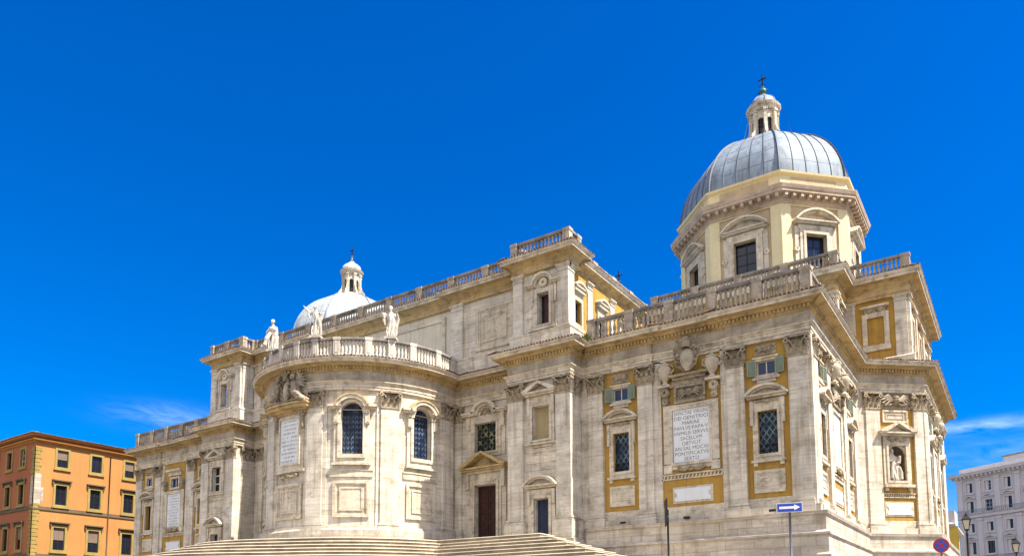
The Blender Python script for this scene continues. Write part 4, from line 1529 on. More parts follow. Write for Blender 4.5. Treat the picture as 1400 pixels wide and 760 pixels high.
def attic_window(F, c, hw=.62, blind=True):
    win = (c - hw, c + hw, 24.9, 27.1)
    fr = MB()
    fr.ring(F, (c - hw - .42, c + hw + .42, 24.2, 27.5), .38, 0, .16, .5, .38)
    fr.box(F, c - .8, c + .8, 27.501, 27.95, 0, .12)
    fr.box(F, c - 1.15, c + 1.15, 27.951, 28.12, 0, .4)
    for s in (-1, 1):
        fr.box(F, c + s * .95 - .17, c + s * .95 + .17, 24.15, 24.6, .16, .3)
    w = fr.build('window', 'travertine_plain', BAS)
    MB().box(F, *win, -.2, -.12).build('blind_panel', 'ochre_stucco', w)
    swag(F, c, 27.72, 1.5, w, d=.1)
    return win


def attic_pilaster(F, u0, u1, d=.2):
    mb = MB(); mb.box(F, u0, u1, 23.3, 28.15, -.1, d); mb.box(F, u0 + .001, u1 - .001, 28.15, 28.6, -.1, d - .003); plain_cap(mb, F, u0, u1, d, 28.62)
    return mb.build('pilaster', 'travertine', BAS)


FT1 = Frame((0, 15.3), (1, 0), (0, -1)); FT2 = Frame((37.8, 15.3), (0, 1), (1, 0)); FT3 = Frame((0, 19.1), (1, 0), (0, -1)); FT4 = Frame((42.7, 19.1), (0, 1), (1, 0))
for F, a, b, pil, ws in ((FT1, 21.9, 37.8, [(22, 23), (36.75, 37.75), (33, 34), (26, 27)], [24.5, 30, 35.4]), (FT2, 0, 3.8, [(0.02, .6), (3.2, 3.75)], [1.9]),
                         (FT3, 37.8, 42.7, [(41.75, 42.68), (37.9, 38.7)], [40.25]), (FT4, 0, 17, [(.02, .9), (4.4, 5.2), (10, 10.9), (15.6, 16.8)], [2.6, 7.6, 13])):
    hs = [attic_window(F, c) for c in ws]
    MB().wall(F, a, b, 22.3, 28.8, 0, hs, .2).build('stucco_field', 'ochre_stucco', BAS)
    for q in pil:
        attic_pilaster(F, *q)


# ------------------------------------------------------------------ the two domes
def octagon(c, a):
    r = a / cos(R(22.5))
    return [(c[0] + r * cos(R(-112.5 + 45 * k)), c[1] + r * sin(R(-112.5 + 45 * k))) for k in range(8)]


def dome(c, z, leadmat, full):
    """octagonal lead dome on its drum; z = springing height"""
    oct_ = octagon(c, 8.15)
    dz = z - 42.6
    b0 = 30.3 if full else 22.3
    dr = MB()
    faces = []
    for k in range(8):
        ph = R(-90 + 45 * k)
        F = Frame((c[0] + 8.15 * cos(ph), c[1] + 8.15 * sin(ph)), (-sin(ph), cos(ph)), (cos(ph), sin(ph)))
        faces.append(F)
        win = (-1.02, 1.02, 33.7 + dz, 36.8 + dz)
        rec = (-2.4, 2.4, 30.5 + dz, 39.45 + dz)
        dr.wall(F, -3.38, 3.38, b0, 39.8 + dz, 0, [rec], .14)
    d = dr.build('drum', 'pale_stucco', BAS)
    for k, F in enumerate(faces):
        win = (-1.02, 1.02, 33.7 + dz, 36.8 + dz)
        MB().wall(F, -2.4, 2.4, 30.5 + dz, 39.45 + dz, -.14, [win], .5).build('recessed_field', 'beige_stucco', d)
        fr = MB()
        fr.ring(F, (-1.62, 1.62, 33.2 + dz, 37.3 + dz), .46, -.14, .10, .4, .4)
        fr.ring(F, (-1.30, 1.30, 33.45 + dz, 37.06 + dz), .26, .10, .18, .24, .24)
        for s in (-1, 1):
            fr.box(F, s * 1.86 - .22, s * 1.86 + .22, 33.2 + dz, 37.5 + dz, -.14, .0)
            fr.arc(F, s * 1.95, 35.3 + dz, .08, .26, 0, 360, -.14, .12, 10)
        fr.box(F, -1.75, 1.75, 37.301 + dz, 37.65 + dz, -.14, .10)
        fr.box(F, -1.9, 1.9, 32.95 + dz, 33.2 + dz, -.14, .26)
        w = fr.build('window', 'travertine_plain', BAS)
        glazing(F, *win, -.42, 'dark_glass', w, (1, 2))
        seg_pediment(F, 0, 2.25, 37.98 + dz, 1.12, -.14, .55, w)
    oct2 = octagon(c, 8.15)
    prof = [(0, 39.55), (.08, 39.58), (.08, 39.80), (.16, 39.86), (.16, 40.25), (.22, 40.30), (.80, 40.34), (.80, 40.56), (.88, 40.62), (.98, 40.92), (.98, 40.98), (.0, 41.1)]
    md = sweep(MB(), oct2, [(a, b + dz) for a, b in prof], closed=True)
    for F in faces:
        for k in range(9):
            u = -3.2 + 6.4 * k / 8
            md.box(F, u - .14, u + .14, 39.98 + dz, 40.31 + dz, .1, .72)
    md.build('cornice', 'drum_cornice', d)
    sweep(MB(), oct2, [(a, b + dz) for a, b in ((.02, 41.05), (.02, 42.3), (.12, 42.35), (.3, 42.42), (.34, 42.6), (.1, 42.66))], closed=True).build('attic_band', 'pale_stucco', d)
    pb = MB()
    for F in faces:
        pb.box(F, -2.3, 2.3, 41.3 + dz, 42.15 + dz, .0, .05)
    pb.build('band_panel', 'beige_stucco', d)
    # lead shell: eight cells, softly rounded
    nb_, seg = 22, 5
    rows = []
    H = 8.0

    def shell(t, j, extra=0.0):
        a = (8.12 + extra) * cos(t)
        k = j // seg; psi = R(-22.5 + 45 * (j % seg) / seg)
        ph = R(-90 + 45 * k) + psi
        rr = a * (0.88 / cos(psi) + 0.12 * 1.025)
        return Vector((c[0] + rr * cos(ph), c[1] + rr * sin(ph), z + (H + extra) * sin(t)))

    tm = R(77.2)
    for i in range(nb_ + 1):
        rows.append([shell(tm * i / nb_, j) for j in range(8 * seg)])
    dm = MB().grid(rows, closed=True, smooth=True).build('dome', leadmat, BAS)
    sm = MB()
    for j in range(8 * seg):
        big = j % seg == 0
        e = .11 if big else .06
        w_ = .10 if big else .045
        rows = []
        for i in range(nb_ + 1):
            t = tm * i / nb_
            p0 = shell(t, j); p1 = shell(t, (j + 1) % (8 * seg))
            tg = (p1 - p0); tg.z = 0; tg.normalize()
            p2 = shell(t, j, e)
            rows.append([p0 - tg * w_, p2 - tg * w_ * .5, p2 + tg * w_ * .5, p0 + tg * w_])
        sm.grid(rows, smooth=False)
    sm.build('lead_seam', 'lead_seam' if leadmat == 'lead' else 'lead', dm)
    hl = MB()
    for i in (3, 6, 9, 12, 15, 18, 20):
        hl.grid([[shell(tm * i / nb_, j, .0) for j in range(8 * seg)], [shell(tm * i / nb_, j, .014) for j in range(8 * seg)], [shell(tm * (i + .12) / nb_, j, .012) for j in range(8 * seg)]], closed=True, smooth=False)
    hl.build('lead_roll', leadmat, dm)
    # lantern
    zl = z + 7.75
    K = lambda h: h * 1.42 if h < 3.3 else h + 1.386
    ln = MB()
    ln.lathe((c[0], c[1], zl), [(2.3, K(-.25)), (2.3, K(.1)), (2.2, K(.2)), (1.7, K(.21)), (1.7, K(.42))], 16, smooth=False)
    ln.lathe((c[0], c[1], zl), [(.8, K(.4)), (.8, K(2.7))], 16)
    for k in range(8):
        ph = R(-90 + 45 * k)
        F = Frame((c[0] + 1.2 * cos(ph), c[1] + 1.2 * sin(ph)), (-sin(ph), cos(ph)), (cos(ph), sin(ph)))
        o_ = (-.30, .30, zl + .75, zl + K(2.1))
        ln.wall(F, -.5, .5, zl + .4, zl + K(2.72), 0, [o_], .25)
        for s in (-1, 1):
            ln.prism(F, [(s * .30, zl + K(2.11)), (s * .30, zl + K(1.8))] + [(s * .30 * cos(pi / 2 * q / 5), zl + K(1.8) + .30 * sin(pi / 2 * q / 5)) for q in range(6)] + [(0, zl + K(2.11))], -.1, .004)
        ph2 = ph + R(22.5)
        G = Frame((c[0] + 1.27 * cos(ph2), c[1] + 1.27 * sin(ph2)), (-sin(ph2), cos(ph2)), (cos(ph2), sin(ph2)))
        ln.box(G, -.17, .17, zl + .40, zl + K(2.6), -.1, .22)
        ln.prism(Frame((c[0], c[1]), (cos(ph2), sin(ph2)), (-sin(ph2), cos(ph2))), [(1.35, zl + .3), (2.2, zl + .3), (2.08, zl + .8), (1.7, zl + K(.95)), (1.52, zl + K(1.4)), (1.36, zl + K(1.9))], -.12, .12, True)
        ln.box(G, -.22, .22, zl + K(2.45), zl + K(2.62), -.1, .30)
    ln.lathe((c[0], c[1], zl), [(1.3, K(2.6)), (1.5, K(2.66)), (1.5, K(2.78)), (1.7, K(2.9)), (1.78, K(3.04)), (1.4, K(3.12)), (1.4, K(3.28)), (1.3, K(3.32))], 16, smooth=False)
    ln.build('lantern', 'travertine_plain', dm)
    gl = MB().lathe((c[0], c[1], zl), [(1.0, K(.5)), (1.0, K(2.5))], 16); gl.build('lantern_glass', 'dark_glass', dm)
    cp = MB()
    pr = [(1.4, K(3.28)), (1.36, K(3.5)), (1.22, K(3.75)), (1.0, K(3.98)), (.74, K(4.18)), (.5, K(4.34)), (.34, K(4.5)), (.26, K(4.7))]
    cp.lathe((c[0], c[1], zl), pr, 16)
    for k in range(8):
        ph = R(-67.5 + 45 * k)
        cp.tube([Vector((c[0] + r * 1.02 * cos(ph), c[1] + r * 1.02 * sin(ph), zl + zz)) for r, zz in pr[:8]], .05, 5)
    cp.build('lantern_cap', leadmat, dm)
    bl = MB()
    bl.lathe((c[0], c[1], zl), [(.34, K(4.42)), (.2, K(4.55)), (.14, K(4.62))], 12)
    if full:
        bl.ball((c[0], c[1], zl + K(4.98)), .42, 16, 10)
    else:
        bl.lathe((c[0], c[1], zl), [(.42, K(4.3)), (.26, K(4.55)), (.2, K(4.8)), (.28, K(4.86)), (.12, K(5.0)), (.07, K(5.6))], 12)
    bl.lathe((c[0], c[1], zl), [(.1, K(5.36)), (.22, K(5.44)), (.1, K(5.56)), (.06, K(5.62))], 10)
    bl.build('ball', 'copper' if full else 'lead', dm)
    cr = MB()
    F = Frame((c[0], c[1]), (1, 0), (0, -1))
    cr.box(F, -.055, .055, zl + K(5.55), zl + K(6.95), -.05, .05, False)
    cr.box(F, -.42, .42, zl + K(6.38), zl + K(6.49), -.05, .05, False)
    for p in ((-.42, 6.435), (.42, 6.435), (0, 6.98)):
        cr.ball(F.p(p[0], 0, zl + p[1]), .10, 8, 6)
    cr.tube([F.p(-.38, 0, zl + K(5.7)), F.p(0, 0, zl + K(5.9)), F.p(.38, 0, zl + K(5.7))], .04, 5)
    cr.build('cross', 'iron', dm)
    if full:
        cb = MB()
        for k in (0, 2, 3, 5, 7):
            ph = R(-67.5 + 45 * k)
            cb.tube([Vector((c[0] + 1.9 * cos(ph), c[1] + 1.9 * sin(ph), zl + K(2.9))), Vector((c[0] + 3.3 * cos(ph), c[1] + 3.3 * sin(ph), zl - .3))], .02, 4)
        cb.build('stay_cable', 'iron', dm)


dome((29.6, 26.8), 42.6, 'lead', True)
dome((-32.5, 28.0), 42.1, 'lead_white', False)

# ------------------------------------------------------------------ balustrades
balustrade([(23.2, -.05), (38.85, -.05), (38.85, 9.5)], 22.42, BAS, h=1.95, base=.48, gap=3.3)
balustrade([(-39.4, 12), (-39.4, -.05), (-24.4, -.05)], 22.42, BAS, h=2.0, base=.5, gap=3.3)
ap_ = [(AC[0] + 8.95 * sin(R(t)), AC[1] - 8.95 * cos(R(t))) for t in range(-98, 99, 3)]
arcl = lambda t: 8.95 * R(t + 98)
balustrade(ap_, 22.42, BAS, h=1.75, base=.36, rail=.24, peds=[arcl(t) for t in (-97, -84, -68, -56.4, -45, -29, -17.3, -6, 6, 17.3, 29, 45, 56.4, 68, 84, 97)], pedw=.52, step=.30, m='apse_baluster')
balustrade([(-18.3, .8), (-9.9, .8), (16.3, .8)], 30.47, BAS, h=1.45, base=.28, gap=3.6)
balustrade([(16.6, .6), (16.6, -.75), (21.5, -.75), (21.5, .7)], 30.47, BAS, h=1.5, base=.28, gap=4.9, pedw=.6)
balustrade([(-23.7, 12), (-23.7, -.75), (-18.7, -.75), (-18.7, .6)], 30.47, BAS, h=1.5, base=.28, gap=2.5, pedw=.7)
balustrade([(20.8, 1.2), (20.8, 33)], 30.47, BAS, h=1.1, base=.2, gap=3.6, step=.34)
balustrade([(21.9, 15.25), (37.85, 15.25), (37.85, 19.05), (42.75, 19.05), (42.75, 36)], 30.5, BAS, h=1.55, base=.28, gap=4.0)
cr = MB(); F = Frame((20.2, 11.0), (1, 0), (0, -1))
cr.box(F, -.045, .045, 31.6, 33.55, -.045, .045, False); cr.box(F, -.36, .36, 33.0, 33.09, -.045, .045, False); cr.ball(F.p(0, 0, 32.4), .2, 8, 6); cr.box(F, -.2, .2, 30.4, 31.7, -.2, .2, False)
cr.build('roof_cross', 'iron', BAS)

# ------------------------------------------------------------------ the great staircase round the apse
STR = thing('staircase', 'broad worn stone staircase wrapping round the apse in front of the doors', 'staircase', (3.0, -12.0, 3.3))
NS = 15


def step_poly(k, e=0.0):
    yf = -4.3 - .45 * k - e
    xr = 21.0 + .97 * k + e
    xl = -22.0 - 1.1 * k - e

    def rad(t, e):
        s = min(1, max(0, (22 - t) / 55)); s = s * s * (3 - 2 * s)
        return 11.75 + 2.6 * s + (.5 + .5 * s) * k + e
    y0 = -4.3 - .45 * k
    ts = [t for t in [110 - 2.5 * i for i in range(89)] if AC[1] - rad(t, 0) * cos(R(t)) < y0 - .1]
    pts = [(xr, .6), (xr, yf)]
    arc = [(AC[0] + rad(t, e) * sin(R(t)), AC[1] - rad(t, e) * cos(R(t))) for t in ts]
    pts += arc + [(xl, yf), (xl, .6)]
    return pts


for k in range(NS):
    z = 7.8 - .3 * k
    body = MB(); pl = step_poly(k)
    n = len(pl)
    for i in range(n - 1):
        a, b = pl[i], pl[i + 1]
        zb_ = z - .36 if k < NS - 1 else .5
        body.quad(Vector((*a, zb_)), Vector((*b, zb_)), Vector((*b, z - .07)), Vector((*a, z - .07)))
    st = body.build('step', 'step_riser_shade', STR)
    tr = MB(); pt = step_poly(k, .055)
    n = len(pt)
    pi_ = step_poly(k, -.012)
    pi_ = pi_ if len(pi_) == n else pt
    i0 = len(tr.v); tr.v += [Vector((*p, z)) for p in pi_]; tr.f.append(tuple(range(n - 1, -1, -1))); tr.sm.append(False)
    for i in range(n - 1):
        a, b = pt[i], pt[i + 1]
        a2, b2 = pi_[i], pi_[i + 1]
        tr.quad(Vector((*a, z - .075)), Vector((*b, z - .075)), Vector((*b, z - .055)), Vector((*a, z - .055)))
        tr.quad(Vector((*a, z - .055)), Vector((*b, z - .055)), Vector((*b2, z)), Vector((*a2, z)))
    j0 = len(tr.v); tr.v += [Vector((*p, z - .075)) for p in pt]; tr.f.append(tuple(range(j0, j0 + n))); tr.sm.append(False)
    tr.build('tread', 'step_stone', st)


# ------------------------------------------------------------------ statues
def statue(name, base, face, label, pose, group=None, s=0.95, plinth=True, mater='statue_marble', d_voxel=.034):
    """draped figure, one continuous carved body; face = compass angle the figure looks to"""
    root = thing(name, label, 'statue', base, group)
    c, sn = cos(face), sin(face)

    def W(x, y, z):     # x to the figure's own left, y forward
        return Vector((base[0] + (y * c - x * sn) * s, base[1] + (y * sn + x * c) * s, base[2] + z * s))
    mb = MB()
    rnd = random.Random(name + str(base[0]))
    zb = .22 if plinth else 0
    # robe: stacked sections with folds that swing from hip to hem
    secs = [(0, .40, .34, 0, 0), (.25, .36, .31, .0, .02), (.6, .33, .28, .02, .05), (.95, .31, .25, .03, .06), (1.2, .29, .23, .02, .03), (1.42, .25, .19, 0, .0), (1.65, .30, .20, -.02, -.01), (1.9, .36, .21, -.03, -.02), (2.08, .35, .19, -.03, -.02), (2.2, .20, .15, -.03, -.0), (2.3, .105, .11, -.03, .02)]
    sway = pose.get('sway', .08)
    rows = []
    ph0 = rnd.uniform(0, 6)
    for z, rx, ry, ox, oy in secs:
        row = []
        fold = .22 if z < 1.3 else .10 if z < 2 else .0
        for k in range(30):
            a = 2 * pi * k / 30
            q = 1 + fold * sin(a * 7 + ph0 + z * 1.4) + fold * .5 * sin(a * 12 + z * 3)
            row.append(W(ox + rx * q * cos(a) + sway * sin(z * 1.7) * .9, oy + ry * q * sin(a) + .05 * sin(z * 2), zb + z))
        rows.append(row)
    mb.grid(rows, closed=True, capa=True, capb=True)
    sx = sway * sin(2.3 * 1.7) * .9 - .03
    hx, hy = pose.get('head', (0, 0))
    mb.tube([W(sx, .0, zb + 2.2), W(sx + hx * .5, .03 + hy * .5, zb + 2.42)], [.12, .105], 8)
    H = Vector((sx + hx, .05 + hy, zb + 2.58))
    mb.ball(W(H.x, H.y, H.z), .165 * s, 12, 9)
    mb.ball(W(H.x, H.y + .04, H.z - .08), .125 * s, 10, 8)          # jaw
    mb.ball(W(H.x, H.y - .04, H.z + .06), .175 * s, 10, 8)           # hair
    mb.tube([W(H.x, H.y + .15, H.z + .03), W(H.x, H.y + .215, H.z - .05)], [.02 * s, .04 * s], 6)   # nose
    for q in (-1, 1):
        mb.ball(W(H.x + q * .155, H.y, H.z - .01), .04 * s, 6, 4)
        mb.ball(W(H.x + q * .06, H.y + .145, H.z + .035), .028 * s, 6, 4)
    if pose.get('beard'):
        mb.tube([W(H.x, H.y + .12, H.z - .1), W(H.x, H.y + .16, H.z - .3)], [.11 * s, .04 * s], 8)
    if pose.get('veil'):
        mb.tube([W(H.x, H.y - .06, H.z + .08), W(H.x, H.y - .12, H.z - .15), W(sx, -.16, zb + 1.9), W(sx, -.2, zb + 1.2)], [.17 * s, .2 * s, .28 * s, .2 * s], 9)
    for sd in (-1, 1):
        el, ha = pose['arms'][0 if sd < 0 else 1]
        sh = (sx + sd * .30, .0, zb + 2.06)
        mb.tube([W(*sh), W(sx + el[0], el[1], zb + el[2]), W(sx + ha[0], ha[1], zb + ha[2])], [.14 * s, .115 * s, .075 * s], 8)
        h = Vector((sx + ha[0], ha[1], zb + ha[2])); dv = (h - Vector((sx + el[0], el[1], zb + el[2]))).normalized()
        hp = h + dv * .09
        mb.ball(W(*hp), (.06 * s, .06 * s, .075 * s), 7, 5)
        for fg in range(4):
            o = (fg - 1.5) * .03
            mb.tube([W(hp.x + o * .6, hp.y + o, hp.z), W(hp.x + dv.x * .12 + o, hp.y + dv.y * .12 + o, hp.z + dv.z * .12)], [.026 * s, .02 * s], 5)
        mb.tube([W(*hp), W(hp.x - sd * .08, hp.y + .06, hp.z + .03)], [.03 * s, .02 * s], 5)
        # sleeve falling from the forearm
        e2 = Vector((sx + el[0], el[1], zb + el[2]))
        mb.tube([W(*e2), W(e2.x * .98, e2.y, e2.z - .28), W(e2.x * .85, e2.y + .02, e2.z - .62)], [.11 * s, .12 * s, .05 * s], 7)
    # cloak slung across the hips
    for q in range(5):
        z = 1.05 + .09 * q
        mb.tube([W(-.34 + sway, .05 + .02 * q, zb + z - .2), W(-.1 + sway, .27, zb + z - .12 + .03 * q), W(.16 + sway, .26, zb + z + .06), W(.34 + sway * .6, .1, zb + z + .35)], [.045 * s, .055 * s, .055 * s, .05 * s], 6)
    for q in range(4):
        mb.tube([W(-.28 + q * .16, .27, zb + .9 - .1 * q), W(-.3 + q * .18, .33, zb + .45), W(-.26 + q * .18, .36, zb + .02)], [.035 * s, .05 * s, .055 * s], 6)
    for p in pose.get('extra', []):
        mb.tube([W(*[a + (b_ if i == 2 else 0) for i, (a, b_) in enumerate(zip(q, (0, 0, zb)))]) for q in p[0]], [r * s for r in p[1]], 8)
    o = mb.build('figure', mater, root)
    sculpt(o, d_voxel * s, 1)
    if plinth:
        pb = MB()
        F = Frame((base[0], base[1]), (-sn, c), (c, sn))
        pb.box(F, -.52 * s, .52 * s, base[2], base[2] + .14 * s, -.46 * s, .46 * s, False)
        pb.box(F, -.46 * s, .46 * s, base[2] + .14 * s, base[2] + .24 * s, -.4 * s, .4 * s, False)
        pb.build('plinth', mater, root)
    return root


def on_apse(t, r=8.95):
    return (AC[0] + r * sin(R(t)), AC[1] - r * cos(R(t)), 24.2)


statue('statue', on_apse(17.3), R(-90 + 25), 'white marble statue on the apse parapet flinging one arm up towards the sky',
       dict(sway=.10, head=(-.05, .02), arms=[((-.62, .05, 2.20), (-.98, .1, 2.62)), ((.52, .1, 1.68), (.46, .34, 1.95))],
            extra=[([(.1, .2, 2.62), (.12, .15, 2.95)], (.03, .05)), ([(.5, .25, 1.9), (.3, .3, 1.3), (.42, .2, .6), (.45, .15, .05)], (.10, .14, .15, .12))]), 'statues on the apse parapet')
statue('statue', on_apse(56.4), R(-62), 'white marble statue on the apse parapet holding both forearms bent, beside the right end',
       dict(sway=.06, head=(.02, .0), beard=True, arms=[((-.56, .02, 1.72), (-.62, .30, 2.04)), ((.56, .02, 1.70), (.60, .26, 2.06))],
            extra=[([(-.62, .25, 2.0), (-.6, .1, 2.2), (-.66, .0, 1.5), (-.55, .0, 1.2)], (.05, .12, .12, .05)), ([(.58, .2, 1.95), (.62, .05, 1.5), (.48, .1, .9), (.45, .1, .1)], (.08, .13, .15, .1))]), 'statues on the apse parapet')
statue('statue', on_apse(-17.3), R(-70), 'white marble statue at the left end of the apse parapet leaning with folded arms',
       dict(sway=.16, head=(.04, .05), arms=[((-.46, .16, 1.62), (-.05, .36, 1.78)), ((.50, .1, 1.65), (.1, .38, 1.9))],
            extra=[([(-.1, .35, 1.5), (-.4, .5, .9), (-.55, .55, .3)], (.16, .22, .2)), ([(-.5, .4, .35), (-.85, .5, .2), (-.95, .5, -.1)], (.18, .16, .1))]), 'statues on the apse parapet')
ch = FC.p(uc, -.40, niche[2])
statue('statue', (ch.x, ch.y, niche[2] + .02), atan2(FC.N.y, FC.N.x), 'veiled stone saint standing in the pedimented niche of the chamfered corner',
       dict(sway=.08, head=(-.12, .05), veil=True, beard=True, arms=[((-.42, .1, 1.6), (-.22, .36, 1.7)), ((.42, .12, 1.55), (.24, .38, 1.5))],
            extra=[([(.30, .25, 1.45), (.36, .3, 1.85), (.36, .3, 2.1)], (.16, .13, .12)), ([(.3, .3, 1.2), (.42, .3, .7), (.40, .3, .1)], (.1, .18, .2)), ([(-.25, .35, 1.6), (-.35, .35, .9), (-.38, .3, .2)], (.09, .14, .12))]),
       None, .98, False, 'statue_marble', .034)


# ------------------------------------------------------------------ neighbouring buildings
def facade_windows(F, cols, rows, parent, trim, style):
    """rows: (z0, z1, half width, kind); every window is a frame with its pane and sash as children"""
    holes = []
    for (z0, z1, hw, kind) in rows:
        for i, c in enumerate(cols):
            holes.append((c - hw, c + hw, z0, z1))
            fr = MB()
            t = .30 if style == 'rome' else .22
            fr.ring(F, (c - hw - t, c + hw + t, z0 - t, z1 + t), t - .001, 0, .10)
            fr.box(F, c - hw - t - .12, c + hw + t + .12, z0 - t - .16, z0 - t, 0, .22)
            if kind == 'hood':
                pass
            if kind in ('ped',):
                fr.box(F, c - hw - t - .12, c + hw + t + .12, z1 + t + .28, z1 + t + .42, 0, .42)
                fr.box(F, c - hw - t, c + hw + t, z1 + t, z1 + t + .28, 0, .12)
            if kind == 'ped':
                q = hw + t + .1
                for s in (-1, 1):
                    fr.prism(F, [(c + s * q, z1 + t + .43), (c + s * q, z1 + t + .55), (c, z1 + t + 1.05), (c, z1 + t + .88)], 0, .42)
            w = fr.build('window', trim, parent)
            if kind == 'hood':
                hd = MB(); q = hw + t + .22
                hd.box(F, c - q, c + q, z1 + t + .26, z1 + t + .42, 0, .40); hd.box(F, c - hw - t, c + hw + t, z1 + t, z1 + t + .259, 0, .10)
                for s in (-1, 1):
                    hd.box(F, c + s * (q - .14) - .09, c + s * (q - .14) + .09, z1 + t - .25, z1 + t + .26, 0, .26)
                hd.build('hood_mould', 'dark_trim', w)
            rnd = random.Random(int(c * 31 + z0 * 7 + F.o.x))
            gm = rnd.choice(['dark_glass', 'dark_glass', 'blue_glass', 'pale_glass']) if style != 'rome' else rnd.choice(['dark_glass', 'dark_glass', 'dark_glass', 'teal_glass'])
            glazing(F, c - hw, c + hw, z0, z1, -.26, gm, w, (1, 2))
            if style == 'rome' and (i == 0 and 10 < z0 < 13 or rnd.random() < .12):
                MB().box(F, c - hw + .05, c + hw - .05, z0 + (z1 - z0) * .45, z1 - .03, -.2, -.16).build('blind', 'roller_blind', w)
            elif style == 'grey' and rnd.random() < .5:
                MB().box(F, c - hw + .04, c - hw * .1, z0 + .04, z1 - .04, -.2, -.16).build('curtain', 'grey_trim', w)
    return holes


# orange palazzo on the left
OB = thing('orange_building', 'orange plastered palazzo with sand window surrounds and a tiled eave', 'building', (-66, 12, 3.0))
ox, oy = -58.0, -3.7
ztop = 26.2
F1 = Frame((ox, oy), (0, 1), (1, 0)); F2 = Frame((ox, oy), (-1, 0), (0, -1))
cols1 = [3.45, 8.0, 12.75, 17.3, 21.9, 26.4, 30.6]
cols2 = [3.4, 7.4, 11.4, 15.4, 19.4, 23.4]
rowsO = [(22.45, 24.75, .70, ''), (17.3, 19.95, .72, 'hood'), (11.2, 14.2, .74, 'hood'), (5.0, 8.0, .74, 'hood')]
h1 = facade_windows(F1, cols1, rowsO, OB, 'sand_trim', 'rome')
h2 = facade_windows(F2, cols2, rowsO, OB, 'sand_trim', 'rome')
MB().wall(F1, 0, 33, 2, ztop, 0, h1, .4).build('wall', 'orange_stucco', OB)
MB().wall(F2, 0, 28, 2, ztop, 0, h2, .4).build('wall', 'orange_stucco_shade', OB, 'side wall facing the square, its shade put in a redder orange')
MB().wall(Frame((ox, oy + 33), (-1, 0), (0, 1)), 0, 28, 2, ztop).wall(Frame((ox - 28, oy), (0, 1), (-1, 0)), 0, 33, 2, ztop).build('wall', 'orange_stucco_shade', OB)
op = [(ox - 28, oy), (ox, oy), (ox, oy + 33), (ox - 28, oy + 33)]
eav = sweep(MB(), op, [(0, 25.35), (.16, 25.4), (.2, 25.55), (.5, 25.6), (.55, 25.75), (.08, 25.8), (.08, 26.0), (.75, 26.15), (.85, 26.3), (.0, 26.45)], closed=True).build('cornice', 'orange_stucco', OB)
for z in (16.35, 10.05):
    sweep(MB(), op, [(0, z), (.14, z + .02), (.14, z + .22), (.06, z + .26), (.06, z + .5), (0, z + .52)], closed=True).build('string_course', 'dark_trim', OB)
tile_edge(op, 26.38, .88, OB)
r_b = MB()
A_ = [Vector((*p, 26.45)) for p in offset_path(op, .85, True)]; T0, T1 = Vector((ox - 14, oy + 12, 28.4)), Vector((ox - 14, oy + 21, 28.4))
r_b.quad(A_[0], A_[1], T0, T0); r_b.quad(A_[1], A_[2], T1, T0); r_b.quad(A_[2], A_[3], T1, T1); r_b.quad(A_[3], A_[0], T0, T1)
r_b.build('roof', 'roof_tile', OB)
qn = MB()
for k in range(38):
    z = 5 + .52 * k
    if z > 24.9:
        break
    l = .82 if k % 2 else .62
    qn.box(F1, -.08, l, z, z + .46, 0, .08); qn.box(F2, -.08, l, z, z + .46, 0, .08)
qn.build('quoin', 'sand_trim', OB)
bp = MB().box(F1, .05, .85, 17.2, 21.2, .08, .09); bp.box(F1, .85, 1.2, 17.6, 19.4, .005, .02); bp.box(F2, .05, .7, 17.1, 20.8, .08, .09)
bp.build('bare_patch', 'bare_patch', OB)
dp = MB(); dp.tube([F1.p(9.9, .12, 25.0), F1.p(9.9, .12, 3)], .07, 6); dp.build('drainpipe', 'dark_trim', OB)

# far grey palazzo on the right
d0 = 185.0
gx, gy = 49.5 + d0 * sin(R(-3.05)), -50 + d0 * cos(R(-3.05))
U = Vector((sin(R(125.0)), cos(R(125.0)))); Nn = Vector((U.y, -U.x))
GB = thing('grey_palazzo', 'pale grey palazzo with white pilasters and rows of pedimented windows', 'building', (gx + U.x * 20 - Nn.x * 12, gy + U.y * 20 - Nn.y * 12, 3.0))
G1 = Frame((gx, gy), U, Nn)
zt = 31.2; gw = 46.6
colsG = [1.75 + 4.12 * k for k in range(11)]
rowsG = [(27.7, 29.7, .72, ''), (23.5, 25.85, .80, 'ped'), (19.35, 21.2, .72, ''), (14.8, 17.3, .82, 'ped'), (9.0, 11.4, .8, ''), (4.6, 7.0, .8, '')]
hg = facade_windows(G1, colsG, rowsG, GB, 'grey_trim', 'grey')
MB().wall(G1, -1.2, gw, 2, zt, 0, hg, .4).build('wall', 'grey_stucco', GB)
MB().wall(Frame(G1.p(-1.2, 0, 0), -Nn, -U), 0, 30, 2, zt).build('wall', 'grey_stucco', GB)
for k in range(12):
    c = -.32 + 4.12 * k
    for z0, z1 in ((23.1, 30.5), (13.4, 22.2)):
        p = MB(); p.box(G1, c - .5, c + .5, z0, z1, 0, .2); p.box(G1, c - .64, c + .64, z1 - .5, z1 - .001, 0, .32); p.box(G1, c - .64, c + .64, z0 + .001, z0 + .4, 0, .32)
        p.build('pilaster', 'grey_trim', GB)
gp = [tuple(G1.p(-1.2, -30, 0)[:2]), tuple(G1.p(-1.2, 0, 0)[:2]), tuple(G1.p(gw, 0, 0)[:2]), tuple(G1.p(gw, -30, 0)[:2])]
gm_ = sweep(MB(), gp, [(0, 30.5), (.2, 30.55), (.2, 30.8), (.3, 31.0), (1.2, 31.25), (1.3, 31.6), (1.4, 31.75), (0, 31.9)])
for x, y, tx, ty in walk(gp, .95, .4):
    gm_.box(local(x, y, tx, ty), -.2, .2, 30.82, 31.22, .2, 1.0)
gm_.build('cornice', 'grey_trim', GB)
